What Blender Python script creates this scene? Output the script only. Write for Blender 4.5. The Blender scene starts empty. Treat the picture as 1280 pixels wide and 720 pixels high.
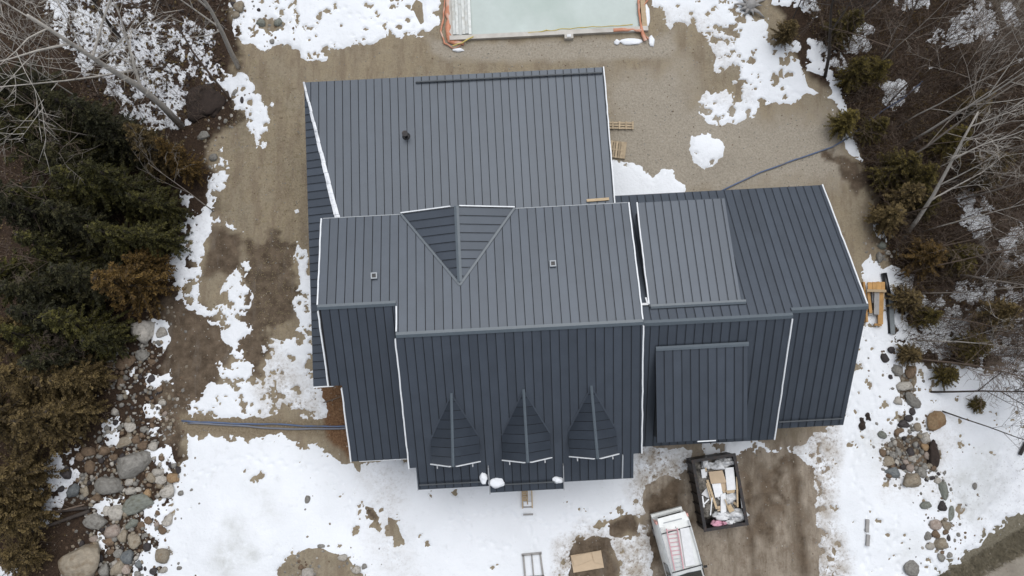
import bpy, math, random
import numpy as np
from mathutils import Vector, Matrix, noise as mnoise

random.seed(7); rng = np.random.default_rng(7)
scene = bpy.context.scene
COL = scene.collection

# ------------------------------------------------------------------ camera
H = 40.0; FPX = 921.4; TILT = math.radians(7.53); ROT = math.radians(3.05)
cam_d = bpy.data.cameras.new("camera"); cam = bpy.data.objects.new("camera", cam_d); COL.objects.link(cam)
cam_d.sensor_width = 36; cam_d.lens = 36 * FPX / 1280; cam_d.clip_end = 3000; cam_d.clip_start = 0.5
cam.location = (0, 0, H); cam.rotation_euler = (TILT, 0, 0)
scene.camera = cam

# ------------------------------------------------------------------ light
SUN_EL = math.radians(71); SUN_AZ = math.radians(20)      # azimuth from +Y towards +X
w = bpy.data.worlds.new("World"); scene.world = w; w.use_nodes = True
nt = w.node_tree; nt.nodes.clear()
sky = nt.nodes.new("ShaderNodeTexSky"); sky.sky_type = 'NISHITA'; sky.sun_disc = False
sky.sun_elevation = SUN_EL; sky.sun_rotation = SUN_AZ; sky.air_density = 1.0; sky.dust_density = 1.5; sky.ozone_density = 1.0
hs = nt.nodes.new("ShaderNodeHueSaturation"); hs.inputs['Saturation'].default_value = 0.32
bg = nt.nodes.new("ShaderNodeBackground"); bg.inputs['Strength'].default_value = 0.12
out = nt.nodes.new("ShaderNodeOutputWorld")
nt.links.new(sky.outputs[0], hs.inputs['Color']); nt.links.new(hs.outputs[0], bg.inputs[0]); nt.links.new(bg.outputs[0], out.inputs[0])
sd = bpy.data.lights.new("sun", 'SUN'); so = bpy.data.objects.new("sun", sd); COL.objects.link(so)
sd.energy = 1.5; sd.angle = math.radians(60); sd.color = (1.0, 0.99, 0.97)
sdir = Vector((math.sin(SUN_AZ) * math.cos(SUN_EL), math.cos(SUN_AZ) * math.cos(SUN_EL), math.sin(SUN_EL)))
so.rotation_euler = sdir.to_track_quat('Z', 'Y').to_euler(); so.location = (0, 0, 60)
scene.view_settings.view_transform = 'Standard'; scene.view_settings.look = 'None'
scene.view_settings.exposure = 0.39; scene.view_settings.gamma = 1.0

# ------------------------------------------------------------------ helpers
CT, ST = math.cos(TILT), math.sin(TILT)
def G(px, py, h=0.0):
    """where the sight line through photo point (px, py) reaches height h"""
    x = (px - 640) / FPX; y = -(py - 360) / FPX
    dz = y * ST - CT; k = (h - H) / dz
    return Vector((x * k, (y * CT + ST) * k, h))

def tag(o, label=None, cat=None, group=None, kind=None):
    if label: o['label'] = label
    if cat: o['category'] = cat
    if group: o['group'] = group
    if kind: o['kind'] = kind
    return o

def thing(name, label, cat, loc=(0, 0, 0), rz=0.0, group=None):
    o = bpy.data.objects.new(name, None); COL.objects.link(o)
    o.location = loc; o.rotation_euler = (0, 0, rz); o.empty_display_size = 0.3
    return tag(o, label, cat, group)

class MB:
    def __init__(self): self.v = []; self.f = []; self.m = []
    def add(self, vs, fs, mi=0):
        b = len(self.v); self.v += [tuple(q) for q in vs]; self.f += [tuple(i + b for i in f) for f in fs]; self.m += [mi] * len(fs)
        return self
    def box(self, x0, x1, y0, y1, z0, z1):
        return self.add([(x0, y0, z0), (x1, y0, z0), (x1, y1, z0), (x0, y1, z0), (x0, y0, z1), (x1, y0, z1), (x1, y1, z1), (x0, y1, z1)],
                 [(0, 3, 2, 1), (4, 5, 6, 7), (0, 1, 5, 4), (1, 2, 6, 5), (2, 3, 7, 6), (3, 0, 4, 7)])
    def beam(self, p0, p1, wd, ht, up=(0, 0, 1), taper=1.0):
        p0 = Vector(p0); p1 = Vector(p1); d = (p1 - p0).normalized(); u = Vector(up)
        s = d.cross(u)
        if s.length < 1e-4: s = Vector((1, 0, 0))
        s.normalize(); u = s.cross(d).normalized()
        vs = []
        for p, k in ((p0, 1), (p1, taper)):
            for a, b in ((-1, -1), (1, -1), (1, 1), (-1, 1)):
                vs.append(p + s * (a * wd * k / 2) + u * (b * ht * k / 2))
        return self.add(vs, [(0, 1, 2, 3), (7, 6, 5, 4), (0, 4, 5, 1), (1, 5, 6, 2), (2, 6, 7, 3), (3, 7, 4, 0)])
    def tube(self, pts, rad, n=6, cap=True):
        pts = [Vector(p) for p in pts]; b = len(self.v); N = len(pts)
        for i, p in enumerate(pts):
            d = (pts[min(i + 1, N - 1)] - pts[max(i - 1, 0)])
            if d.length < 1e-6: d = Vector((0, 0, 1))
            d.normalize(); a = Vector((0, 0, 1)) if abs(d.z) < 0.9 else Vector((1, 0, 0))
            s = d.cross(a).normalized(); u = s.cross(d)
            r = rad[i] if hasattr(rad, '__len__') else rad
            for k in range(n):
                t = 2 * math.pi * k / n
                self.v.append(tuple(p + s * (r * math.cos(t)) + u * (r * math.sin(t))))
        for i in range(N - 1):
            for k in range(n):
                k2 = (k + 1) % n
                self.f.append((b + i * n + k, b + i * n + k2, b + (i + 1) * n + k2, b + (i + 1) * n + k)); self.m.append(0)
        if cap and n > 2:
            self.f.append(tuple(b + k for k in range(n))[::-1]); self.m.append(0)
            self.f.append(tuple(b + (N - 1) * n + k for k in range(n))); self.m.append(0)
        return self
    def prism(self, poly, top, bot):
        """poly: plan outline; top / bot: height functions"""
        A = sum(poly[i][0] * poly[(i + 1) % len(poly)][1] - poly[(i + 1) % len(poly)][0] * poly[i][1] for i in range(len(poly)))
        if A < 0: poly = poly[::-1]
        n = len(poly)
        vs = [(x, y, bot(x, y)) for x, y in poly] + [(x, y, top(x, y)) for x, y in poly]
        fs = [tuple(range(n))[::-1], tuple(range(n, 2 * n))] + [(i, (i + 1) % n, n + (i + 1) % n, n + i) for i in range(n)]
        return self.add(vs, fs)
    def mesh(self, name, mats, smooth=False):
        me = bpy.data.meshes.new(name); me.from_pydata(self.v, [], self.f)
        for m in (mats if isinstance(mats, (list, tuple)) else [mats]): me.materials.append(m)
        if any(self.m): me.polygons.foreach_set('material_index', self.m)
        if smooth: me.polygons.foreach_set('use_smooth', [True] * len(me.polygons))
        me.update(); return me
    def build(self, name, mats, parent=None, smooth=False, loc=None, rz=0.0):
        o = bpy.data.objects.new(name, self.mesh(name, mats, smooth)); COL.objects.link(o)
        if parent: o.parent = parent
        if loc is not None: o.location = loc
        if rz: o.rotation_euler = (0, 0, rz)
        return o

def place(me, name, parent=None, loc=(0, 0, 0), rot=(0, 0, 0), scale=(1, 1, 1)):
    o = bpy.data.objects.new(name, me); COL.objects.link(o); o.parent = parent
    o.location = loc; o.rotation_euler = rot; o.scale = scale
    return o

# ------------------------------------------------------------------ materials
def mat(name, base, rough=0.8, metal=0.0, var=0.15, nscale=6.0, bump=0.0, bscale=40.0, spec=0.5, orand=0.0, stretch=None, dark=None, dark_amt=0.0, dscale=1.5):
    m = bpy.data.materials.new(name); m.use_nodes = True; n = m.node_tree.nodes; l = m.node_tree.links
    b = n['Principled BSDF']; b.inputs['Roughness'].default_value = rough; b.inputs['Metallic'].default_value = metal
    b.inputs['Specular IOR Level'].default_value = spec
    tc = n.new('ShaderNodeTexCoord'); src = tc.outputs['Object']
    oi = n.new('ShaderNodeObjectInfo')
    if stretch:
        mp = n.new('ShaderNodeMapping'); mp.inputs['Scale'].default_value = stretch; l.new(src, mp.inputs[0]); src = mp.outputs[0]
    nz = n.new('ShaderNodeTexNoise'); nz.noise_dimensions = '4D'; nz.inputs['Scale'].default_value = nscale; nz.inputs['Detail'].default_value = 6; nz.inputs['Roughness'].default_value = 0.65
    l.new(src, nz.inputs['Vector'])
    mw = n.new('ShaderNodeMath'); mw.operation = 'MULTIPLY'; mw.inputs[1].default_value = 37.0; l.new(oi.outputs['Random'], mw.inputs[0]); l.new(mw.outputs[0], nz.inputs['W'])
    rp = n.new('ShaderNodeMapRange'); rp.inputs[1].default_value = 0.25; rp.inputs[2].default_value = 0.75
    rp.inputs[3].default_value = 1 - var; rp.inputs[4].default_value = 1 + var; l.new(nz.outputs[0], rp.inputs[0])
    rr = n.new('ShaderNodeMapRange'); rr.inputs[3].default_value = 1 - orand; rr.inputs[4].default_value = 1 + orand; l.new(oi.outputs['Random'], rr.inputs[0])
    mu = n.new('ShaderNodeMath'); mu.operation = 'MULTIPLY'; l.new(rp.outputs[0], mu.inputs[0]); l.new(rr.outputs[0], mu.inputs[1])
    vm = n.new('ShaderNodeVectorMath'); vm.operation = 'SCALE'; vm.inputs[0].default_value = base; l.new(mu.outputs[0], vm.inputs['Scale'])
    col = vm.outputs[0]
    if dark:
        n2 = n.new('ShaderNodeTexNoise'); n2.noise_dimensions = '4D'; n2.inputs['Scale'].default_value = dscale; n2.inputs['Detail'].default_value = 5
        l.new(src, n2.inputs['Vector']); l.new(mw.outputs[0], n2.inputs['W'])
        r2 = n.new('ShaderNodeMapRange'); r2.inputs[1].default_value = 0.5; r2.inputs[2].default_value = 0.66; r2.inputs[4].default_value = dark_amt; l.new(n2.outputs[0], r2.inputs[0])
        mx = n.new('ShaderNodeMix'); mx.data_type = 'RGBA'; l.new(r2.outputs[0], mx.inputs[0]); l.new(col, mx.inputs[6]); mx.inputs[7].default_value = (*dark, 1); col = mx.outputs[2]
    l.new(col, b.inputs['Base Color'])
    if bump:
        nb = n.new('ShaderNodeTexNoise'); nb.inputs['Scale'].default_value = bscale; nb.inputs['Detail'].default_value = 4; l.new(src, nb.inputs['Vector'])
        bp = n.new('ShaderNodeBump'); bp.inputs['Strength'].default_value = bump; bp.inputs['Distance'].default_value = 0.02; l.new(nb.outputs[0], bp.inputs['Height']); l.new(bp.outputs[0], b.inputs['Normal'])
    return m

M = {}
M['metal'] = mat('charcoal roofing metal', (0.036, 0.044, 0.057), 0.40, 0.0, 0.22, 0.8, 0.10, 4, 0.80, 0.12)
M['metal'].node_tree.nodes['Principled BSDF'].inputs['Specular Tint'].default_value = (0.84, 0.91, 1.0, 1)   # blue tinted coating
M['cap'] = mat('charcoal ridge cap metal', (0.072, 0.092, 0.110), 0.42, 0.0, 0.10, 3.0, 0, 9, 0.7, 0.03)
M['under'] = mat('black roof underlay', (0.010, 0.011, 0.013), 0.9)
M['fascia'] = mat('charcoal fascia', (0.05, 0.058, 0.066), 0.6)
M['wrap'] = mat('white house wrap', (0.74, 0.76, 0.79), 0.6, 0, 0.12, 5, 0.3, 12, dark=(0.3, 0.32, 0.35), dark_amt=0.5, dscale=4)
M['whitetrim'] = mat('white edge trim', (0.72, 0.74, 0.76), 0.6, 0, 0.12, 4)
M['greytrim'] = mat('grey edge trim', (0.33, 0.35, 0.37), 0.5, 0, 0.1, 4)
M['siding'] = mat('grey wall sheathing', (0.20, 0.21, 0.22), 0.8, 0, 0.12, 3, 0.2, 20)
M['black'] = mat('black plastic', (0.008, 0.008, 0.009), 0.4)
M['dark'] = mat('dark painted steel', (0.016, 0.014, 0.015), 0.55, 0.2, 0.3, 4, 0.2, 25, dark=(0.07, 0.035, 0.02), dark_amt=0.5, dscale=6)
M['wood'] = mat('pale lumber', (0.46, 0.35, 0.22), 0.75, 0, 0.2, 3, 0.2, 30, stretch=(1, 6, 6), orand=0.15)
M['pallet'] = mat('weathered pallet wood', (0.42, 0.33, 0.22), 0.8, 0, 0.25, 4, 0.3, 30, orand=0.2, dark=(0.2, 0.15, 0.1), dark_amt=0.5, dscale=8)
M['orangewood'] = mat('orange brown timber', (0.42, 0.235, 0.08), 0.7, 0, 0.25, 4, 0.2, 30, orand=0.2)
M['greywood'] = mat('weathered grey board', (0.30, 0.29, 0.28), 0.8, 0, 0.2, 5, 0.3, 30)
M['card'] = mat('tan cardboard', (0.50, 0.385, 0.265), 0.85, 0, 0.1, 3, 0.1, 20, orand=0.06)
M['foam'] = mat('white foam sheet', (0.72, 0.73, 0.74), 0.75, 0, 0.12, 5, 0.1, 30, orand=0.12)
M['film'] = mat('crumpled plastic film', (0.60, 0.61, 0.62), 0.35, 0, 0.3, 9, 0.7, 12, dark=(0.2, 0.19, 0.18), dark_amt=0.6, dscale=6)
M['pink'] = mat('pink insulation', (0.62, 0.33, 0.42), 0.9, 0, 0.2, 8, 0.5, 20)
M['vanpaint'] = mat('white vehicle paint', (0.70, 0.72, 0.71), 0.35, 0.0, 0.09, 2.0, 0, 10, 0.6, dark=(0.48, 0.49, 0.46), dark_amt=0.4, dscale=2.2)
M['glass'] = mat('dark tinted glass', (0.03, 0.042, 0.045), 0.08, 0, 0.05, 2, 0, 10, 0.8)
M['tyre'] = mat('tyre rubber', (0.02, 0.02, 0.02), 0.9)
M['rim'] = mat('steel wheel rim', (0.35, 0.35, 0.36), 0.4, 0.6)
M['lamp'] = mat('pale red tail lamp', (0.60, 0.30, 0.26), 0.25)
M['ladder'] = mat('faded red fibreglass', (0.55, 0.30, 0.33), 0.5, 0, 0.25, 6)
M['alu'] = mat('dull aluminium', (0.42, 0.43, 0.44), 0.4, 0.5, 0.15, 6)
M['hose'] = mat('blue hose', (0.085, 0.125, 0.22), 0.5, 0, 0.2, 1.5, dark=(0.14, 0.13, 0.12), dark_amt=0.6, dscale=2)
M['greypipe'] = mat('grey blue pipe', (0.16, 0.17, 0.2), 0.5, 0, 0.2, 1.5)
M['ice'] = mat('cloudy green ice', (0.38, 0.445, 0.425), 0.22, 0, 0.16, 0.35, 0.04, 3, dark=(0.29, 0.37, 0.335), dark_amt=0.8, dscale=0.22)
M['concrete'] = mat('pale concrete', (0.52, 0.50, 0.46), 0.85, 0, 0.16, 3, 0.3, 25, dark=(0.35, 0.32, 0.28), dark_amt=0.6, dscale=1.5)
M['whiteboard'] = mat('white weathered cover boards', (0.60, 0.62, 0.60), 0.7, 0, 0.16, 4, 0.2, 20, orand=0.14, dark=(0.38, 0.36, 0.30), dark_amt=0.6, dscale=3)
M['tarp'] = mat('faded orange tarp', (0.52, 0.22, 0.13), 0.6, 0, 0.3, 3, 0.4, 10, dark=(0.62, 0.46, 0.38), dark_amt=0.8, dscale=2)
M['strap'] = mat('yellow strap', (0.62, 0.50, 0.16), 0.6, 0, 0.2, 3)
M['palebark'] = mat('whitish grey bark', (0.42, 0.39, 0.35), 0.85, 0, 0.3, 6, 0.3, 25, orand=0.12)
M['bark'] = mat('pale grey bark', (0.25, 0.22, 0.19), 0.85, 0, 0.3, 6, 0.3, 25, orand=0.12)
M['barkmid'] = mat('grey brown bark', (0.135, 0.100, 0.076), 0.9, 0, 0.3, 5, 0.3, 25, orand=0.15)
M['barkdark'] = mat('dark bark', (0.05, 0.04, 0.034), 0.9, 0, 0.3, 5, 0.3, 25, orand=0.15)
M['log'] = mat('charred dark log', (0.03, 0.027, 0.025), 0.9, 0, 0.4, 5, 0.3, 25)
M['twig'] = mat('brown twigs', (0.075, 0.050, 0.036), 0.9, 0, 0.4, 0.8)
M['twigpale'] = mat('pale dry stalks', (0.13, 0.10, 0.078), 0.9, 0, 0.4, 0.8)
M['straw'] = mat('dry straw grass', (0.30, 0.25, 0.14), 0.9, 0, 0.3, 2)

def leaf_mat(name, c1, c2, c3, tr=0.25):
    m = bpy.data.materials.new(name); m.use_nodes = True; n = m.node_tree.nodes; l = m.node_tree.links
    b = n['Principled BSDF']; b.inputs['Roughness'].default_value = 0.7; b.inputs['Specular IOR Level'].default_value = 0.25
    tc = n.new('ShaderNodeTexCoord'); nz = n.new('ShaderNodeTexNoise'); nz.inputs['Scale'].default_value = 1.6; nz.inputs['Detail'].default_value = 3
    l.new(tc.outputs['Object'], nz.inputs[0])
    nf = n.new('ShaderNodeTexWhiteNoise'); sn = n.new('ShaderNodeVectorMath'); sn.operation = 'SNAP'; sn.inputs[1].default_value = (0.14, 0.14, 0.14)
    l.new(tc.outputs['Object'], sn.inputs[0]); l.new(sn.outputs[0], nf.inputs[0])
    oi = n.new('ShaderNodeObjectInfo')
    a = n.new('ShaderNodeMath'); a.operation = 'MULTIPLY_ADD'; a.inputs[1].default_value = 0.45; l.new(nf.outputs[0], a.inputs[0])
    s = n.new('ShaderNodeMath'); s.operation = 'MULTIPLY'; s.inputs[1].default_value = 0.75; l.new(nz.outputs[0], s.inputs[0]); l.new(s.outputs[0], a.inputs[2])
    a2 = n.new('ShaderNodeMath'); a2.operation = 'MULTIPLY_ADD'; a2.inputs[1].default_value = 0.22; l.new(oi.outputs['Random'], a2.inputs[0]); l.new(a.outputs[0], a2.inputs[2])
    cr = n.new('ShaderNodeValToRGB'); e = cr.color_ramp.elements; e[0].position = 0.35; e[0].color = (*c1, 1); e[1].position = 1.0; e[1].color = (*c3, 1)
    k = e.new(0.68); k.color = (*c2, 1)
    l.new(a2.outputs[0], cr.inputs[0]); l.new(cr.outputs[0], b.inputs['Base Color'])
    return m
M['leaf_dark'] = leaf_mat('dark green needles', (0.011, 0.012, 0.006), (0.027, 0.027, 0.012), (0.066, 0.060, 0.024))
M['leaf_green'] = leaf_mat('green needles', (0.015, 0.016, 0.006), (0.042, 0.040, 0.012), (0.105, 0.095, 0.024))
M['leaf_olive'] = leaf_mat('olive needles', (0.030, 0.023, 0.009), (0.078, 0.060, 0.017), (0.16, 0.125, 0.03))
M['leaf_rust'] = leaf_mat('rusty brown foliage', (0.035, 0.022, 0.008), (0.090, 0.054, 0.016), (0.185, 0.115, 0.033))
M['leaf_brown'] = leaf_mat('dull brown foliage', (0.035, 0.025, 0.011), (0.092, 0.065, 0.027), (0.20, 0.145, 0.060))

def rock_mat(name, c, c2):
    m = mat(name, c, 0.9, 0, 0.36, 5.0, 1.0, 11, 0.2, 0.15, dark=c2, dark_amt=0.9, dscale=3.2)
    return m
M['r_grey'] = rock_mat('grey stone', (0.235, 0.225, 0.205), (0.14, 0.13, 0.115))
M['r_pale'] = rock_mat('pale grey stone', (0.40, 0.375, 0.335), (0.25, 0.23, 0.20))
M['r_tan'] = rock_mat('tan stone', (0.26, 0.225, 0.175), (0.2, 0.155, 0.105))
M['r_blue'] = rock_mat('blue grey stone', (0.15, 0.16, 0.162), (0.09, 0.10, 0.11))
M['r_green'] = rock_mat('green grey stone', (0.195, 0.205, 0.18), (0.13, 0.13, 0.10))
M['r_pink'] = rock_mat('pinkish stone', (0.31, 0.26, 0.225), (0.25, 0.19, 0.155))
M['r_brown'] = rock_mat('brown stone', (0.175, 0.125, 0.085), (0.10, 0.07, 0.05))
M['r_orange'] = rock_mat('orange tan stone', (0.28, 0.195, 0.115), (0.22, 0.13, 0.07))
M['r_dark'] = rock_mat('dark stone', (0.062, 0.055, 0.055), (0.035, 0.03, 0.03))

# ------------------------------------------------------------------ numeric fields
def vnoise(x, y, sc, seed):
    x = np.asarray(x) / sc + seed * 17.31; y = np.asarray(y) / sc + seed * 5.77
    xi = np.floor(x).astype(np.int64); yi = np.floor(y).astype(np.int64); fx = x - xi; fy = y - yi
    fx = fx * fx * (3 - 2 * fx); fy = fy * fy * (3 - 2 * fy)
    def hsh(a, b):
        n = (a * 374761393 + b * 668265263 + seed * 144665) & 0xffffffff
        n = ((n ^ (n >> 13)) * 1274126177) & 0xffffffff
        return ((n ^ (n >> 16)) & 0xffff) / 65535.0 * 2 - 1
    return (hsh(xi, yi) * (1 - fx) + hsh(xi + 1, yi) * fx) * (1 - fy) + (hsh(xi, yi + 1) * (1 - fx) + hsh(xi + 1, yi + 1) * fx) * fy
def fbm(x, y, sc, seed, octv=4, g=0.55):
    s = 0; a = 1; t = 0
    for i in range(octv): s = s + a * vnoise(x, y, sc / 2 ** i, seed + i * 3); t += a; a *= g
    return s / t

def sdist(x, y, poly):
    """signed distance in metres, positive inside; far points get a large negative number"""
    P = np.array([[G(*p).x, G(*p).y] for p in poly]); out = np.full(x.shape, -9.0)
    mg = 2.5
    sel = (x > P[:, 0].min() - mg) & (x < P[:, 0].max() + mg) & (y > P[:, 1].min() - mg) & (y < P[:, 1].max() + mg)
    if not sel.any(): return out
    px = x[sel]; py = y[sel]; d2 = np.full(px.shape, 1e9); ins = np.zeros(px.shape, bool); n = len(P)
    for i in range(n):
        ax, ay = P[i]; bx, by = P[(i + 1) % n]; ex, ey = bx - ax, by - ay
        t = np.clip(((px - ax) * ex + (py - ay) * ey) / (ex * ex + ey * ey + 1e-9), 0, 1)
        d2 = np.minimum(d2, (px - ax - t * ex) ** 2 + (py - ay - t * ey) ** 2)
        if ay != by: ins ^= ((ay > py) != (by > py)) & (px < (bx - ax) * (py - ay) / (by - ay) + ax)
    out[sel] = np.where(ins, 1, -1) * np.sqrt(d2); return out

# snow patches traced on the ground: (outline, edge noise amplitude m, patchiness m)
SNOW = [
 ([(288,-70),(560,-70),(554,0),(553,32),(540,36),(528,42),(514,46),(500,50),(478,53),(458,57),(440,62),(420,69),(400,73),(378,72),(362,64),(346,56),(335,62),(318,58),(298,50),(290,30)], .22, .12),
 ([(90,-70),(185,-70),(195,22),(240,25),(262,40),(262,82),(290,86),(322,105),(340,130),(340,168),(322,182),(312,165),(300,140),(285,95),(268,97),(238,105),(240,140),(215,138),(195,125),(165,140),(140,122),(125,95),(135,70),(95,30)], .35, .62),
 ([(262,84),(290,84),(310,98),(332,115),(342,135),(341,165),(322,182),(310,166),(298,142),(284,120)], .3, .16),
 ([(60,0),(100,-20),(130,60),(110,90),(80,70)], .3, .6), ([(150,130),(200,120),(240,150),(225,170),(190,160)], .3, .6),
 ([(278,183),(289,212),(280,243),(264,258),(272,264),(302,289),(297,294),(270,282),(261,297),(258,320),(250,345),(248,360),(252,390),(240,390),(222,382),(212,360),(205,328),(220,305),(222,282),(215,266),(235,262),(258,258),(256,232),(262,205)], .2, .35),
 ([(222,235),(240,240),(244,262),(232,268),(224,258)], .2, .3),
 ([(306,327),(316,335),(306,358),(316,372),(304,392),(316,415),(300,428),(312,448),(322,470),(330,500),(332,521),(300,520),(270,520),(240,518),(236,505),(250,492),(262,478),(280,470),(272,455),(290,435),(272,420),(288,400),(264,402),(244,392),(222,382),(215,362),(235,370),(262,388),(280,378),(270,362),(290,345)], .16, .38),
 ([(371,303),(384,322),(392,340),(396,420),(396,480),(408,500),(412,524),(384,524),(364,516),(350,500),(338,478),(332,452),(326,432),(340,424),(352,436),(368,418),(370,395),(366,372),(372,340)], .16, .28),
 ([(336,430),(350,432),(345,470),(352,500),(340,524),(318,524),(322,500),(334,480),(328,450)], .2, .5),
 ([(233,541),(290,543),(325,546),(352,540),(372,552),(398,550),(404,566),(425,574),(452,580),(560,560),(700,560),(800,556),(868,562),(862,590),(846,600),(822,596),(806,606),(802,630),(812,655),(816,690),(818,790),(185,790),(190,715),(206,690),(203,660),(214,640),(205,622),(216,604),(222,582),(234,572),(230,556)], .14, .02),
 ([(196,560),(212,556),(222,580),(214,604),(196,580),(180,560)], .15, .2),
 ([(186,395),(210,400),(212,425),(200,450),(190,442)], .12, .2),
 ([(156,468),(170,452),(172,476),(160,480)], .1, .2),
 ([(178,462),(196,470),(214,462),(218,480),(200,486),(186,488)], .1, .2),
 ([(148,490),(162,486),(160,498),(150,498)], .1, .1),
 ([(184,508),(200,506),(202,540),(188,545),(180,528)], .12, .2),
 ([(48,590),(85,560),(112,545),(104,570),(96,600),(100,625),(70,640),(48,640),(40,615)], .3, .5),
 ([(40,640),(85,640),(60,665),(40,668)], .25, .4),
 ([(-60,705),(0,700),(40,685),(44,700),(20,715),(0,790),(-60,790)], .3, .4),
 ([(115,620),(160,618),(150,640),(124,645),(112,635)], .12, .1),
 ([(170,640),(205,620),(214,660),(205,700),(188,790),(160,790),(165,720),(178,690),(182,665)], .15, .1),
 ([(122,666),(136,682),(130,690),(122,680)], .1, .1),
 ([(127,530),(148,520),(150,560),(132,560)], .1, .3),
 # right of the house
 ([(964,560),(1020,552),(1045,536),(1052,500),(1064,460),(1074,410),(1080,385),(1074,340),(1084,313),(1097,315),(1104,340),(1112,370),(1114,410),(1120,440),(1150,452),(1180,452),(1200,458),(1290,450),(1360,450),(1360,610),(1282,640),(1262,652),(1246,664),(1226,680),(1206,694),(1184,706),(1172,722),(1150,790),(1052,790),(1040,726),(1044,700),(1032,668),(1036,640),(1028,606),(1024,580),(1005,566)], .16, .05),
 ([(1150,395),(1170,380),(1185,360),(1200,380),(1230,400),(1215,430),(1230,452),(1170,452),(1140,420)], .3, .5),
 ([(1100,340),(1120,335),(1140,350),(1160,380),(1175,420),(1160,445),(1125,440),(1113,400),(1108,360)], .35, .7),
 ([(1170,370),(1230,350),(1360,360),(1360,450),(1200,455),(1175,430)], .35, .75),
 ([(1196,245),(1218,240),(1240,262),(1236,300),(1222,306),(1212,290),(1200,275)], .3, .35),
 ([(1244,290),(1280,285),(1360,290),(1360,345),(1290,335),(1255,335),(1246,315)], .3, .4),
 ([(1090,268),(1100,278),(1108,300),(1106,316),(1098,304),(1093,288)], .12, .2),
 ([(868,548),(960,548),(975,566),(930,572),(880,574)], .3, .45),
 ([(985,552),(1045,540),(1044,790),(1024,790),(1016,690),(1018,600)], .3, .45),
 # upper right
 ([(810,-70),(960,-70),(962,14),(952,40),(968,44),(990,54),(1005,66),(1012,50),(1030,52),(1048,58),(1055,45),(1075,36),(1083,26),(1093,38),(1088,58),(1068,72),(1062,85),(1055,108),(1064,130),(1056,142),(1038,130),(1022,117),(1008,120),(985,128),(962,130),(940,146),(922,155),(900,160),(880,158),(868,130),(884,112),(904,112),(914,108),(910,92),(892,88),(896,72),(882,62),(878,48),(868,30),(858,42),(848,26),(838,34),(826,14),(812,14)], .3, .36),
 ([(862,170),(874,164),(888,166),(901,178),(903,196),(892,207),(880,212),(868,202),(860,188)], .08, 0),
 ([(750,200),(790,200),(806,212),(815,222),(826,210),(838,212),(848,224),(858,238),(850,262),(750,262)], .12, 0),
 ([(1052,160),(1064,164),(1078,202),(1070,200),(1058,184)], .12, .1),
 ([(1090,132),(1102,118),(1104,103),(1124,96),(1135,108),(1130,128),(1118,136)], .2, .3),
 ([(1137,112),(1150,103),(1150,118),(1140,120)], .12, .1),
 ([(1153,82),(1178,84),(1176,92),(1156,90)], .1, .1),
 ([(1168,62),(1158,48),(1185,35),(1200,8),(1235,-20),(1250,30),(1252,55),(1235,48),(1205,55),(1180,62)], .25, .3),
 ([(1120,0),(1165,-40),(1168,10),(1135,18)], .25, .3),
 ([(1250,-20),(1266,-20),(1278,32),(1262,30),(1252,10)], .12, .1),
 ([(1270,70),(1320,66),(1330,90),(1275,82)], .12, .1),
 ([(960,-30),(1030,-30),(1030,16),(1015,26),(990,14),(968,6)], .3, .5),
]
HOLES = [
 ([(346,730),(356,708),(366,695),(382,688),(400,684),(420,688),(437,694),(448,710),(456,735),(450,790),(340,790)], .10),
 ([(456,632),(466,634),(475,646),(474,656),(462,650)], .08),
 ([(704,735),(710,710),(712,694),(722,676),(742,668),(760,672),(772,690),(776,715),(776,740)], .16),
 ([(762,668),(764,652),(776,644),(790,641),(798,652),(792,664),(776,672)], .12),
 ([(868,572),(900,570),(980,566),(1012,585),(1020,650),(1026,790),(822,790),(822,640),(816,612),(834,600),(856,606)], .2),
 ([(440,575),(450,578),(452,596),(446,590)], .1),
 ([(484,645),(492,652),(512,684),(504,686),(490,668)], .16),
 ([(1118,466),(1142,464),(1140,500),(1130,500)], .15),
 ([(1104,556),(1120,545),(1158,545),(1166,575),(1150,590),(1116,588)], .15),
 ([(330,22),(335,26),(340,36),(324,34)], .1), ([(343,24),(354,28),(352,36),(344,36)], .1),
 ([(520,0),(527,4),(530,28),(526,30),(515,8)], .05),
 ([(935,0),(962,-5),(962,20),(945,26),(930,14)], .12),
 ([(1005,88),(1030,95),(1040,115),(1035,122),(1010,108)], .1),
]
CLUMP = [((880,188),1.1,.35), ((905,190),.8,.2), ((805,640),1.0,.18), ((300,680),2.5,.45), ((280,640),2.0,.3), ((340,610),2.5,.3),((400,700),2.2,.1),((1150,640),4,.3),((1200,560),3,.3),((420,20),3,.3),((960,90),2.0,.25)]

def snow_t(x, y):
    """snow thickness in metres (negative: none)"""
    S = np.full(x.shape, -9.0)
    n1 = fbm(x, y, 0.9, 3, 5); n2 = fbm(x, y, 0.42, 11, 4, .65); n3 = fbm(x, y, 1.6, 23, 3)
    hole = np.maximum(0, n2 + .25 * n3 - .12) * 9
    for poly, amp, pt in SNOW:
        d = sdist(x, y, poly)
        S = np.maximum(S, np.minimum(d, .55) + n1 * amp * 2.6 + n2 * .2 - pt * hole * 1.25)
    for poly, amp in HOLES:
        d = sdist(x, y, poly); S = np.minimum(S, -(d + n1 * amp * 2.2))
    # melt specks in the thin fringe
    S = S - np.where(S < 0.45, np.maximum(0, n2 - .12) * 1.6, 0)
    far = (np.abs(x) > 31) | (y > 23.5) | (y < -11.5)
    S = np.where(far, fbm(x, y, 6, 41, 3) * 3 - .3, S)
    return np.clip(S * 0.30, -0.12, 0.075 + 0.03 * n3)

def px_gauss(x, y, p, r, a):
    g = G(*p); return a * np.exp(-((x - g.x) ** 2 + (y - g.y) ** 2) / (r * r))

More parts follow.
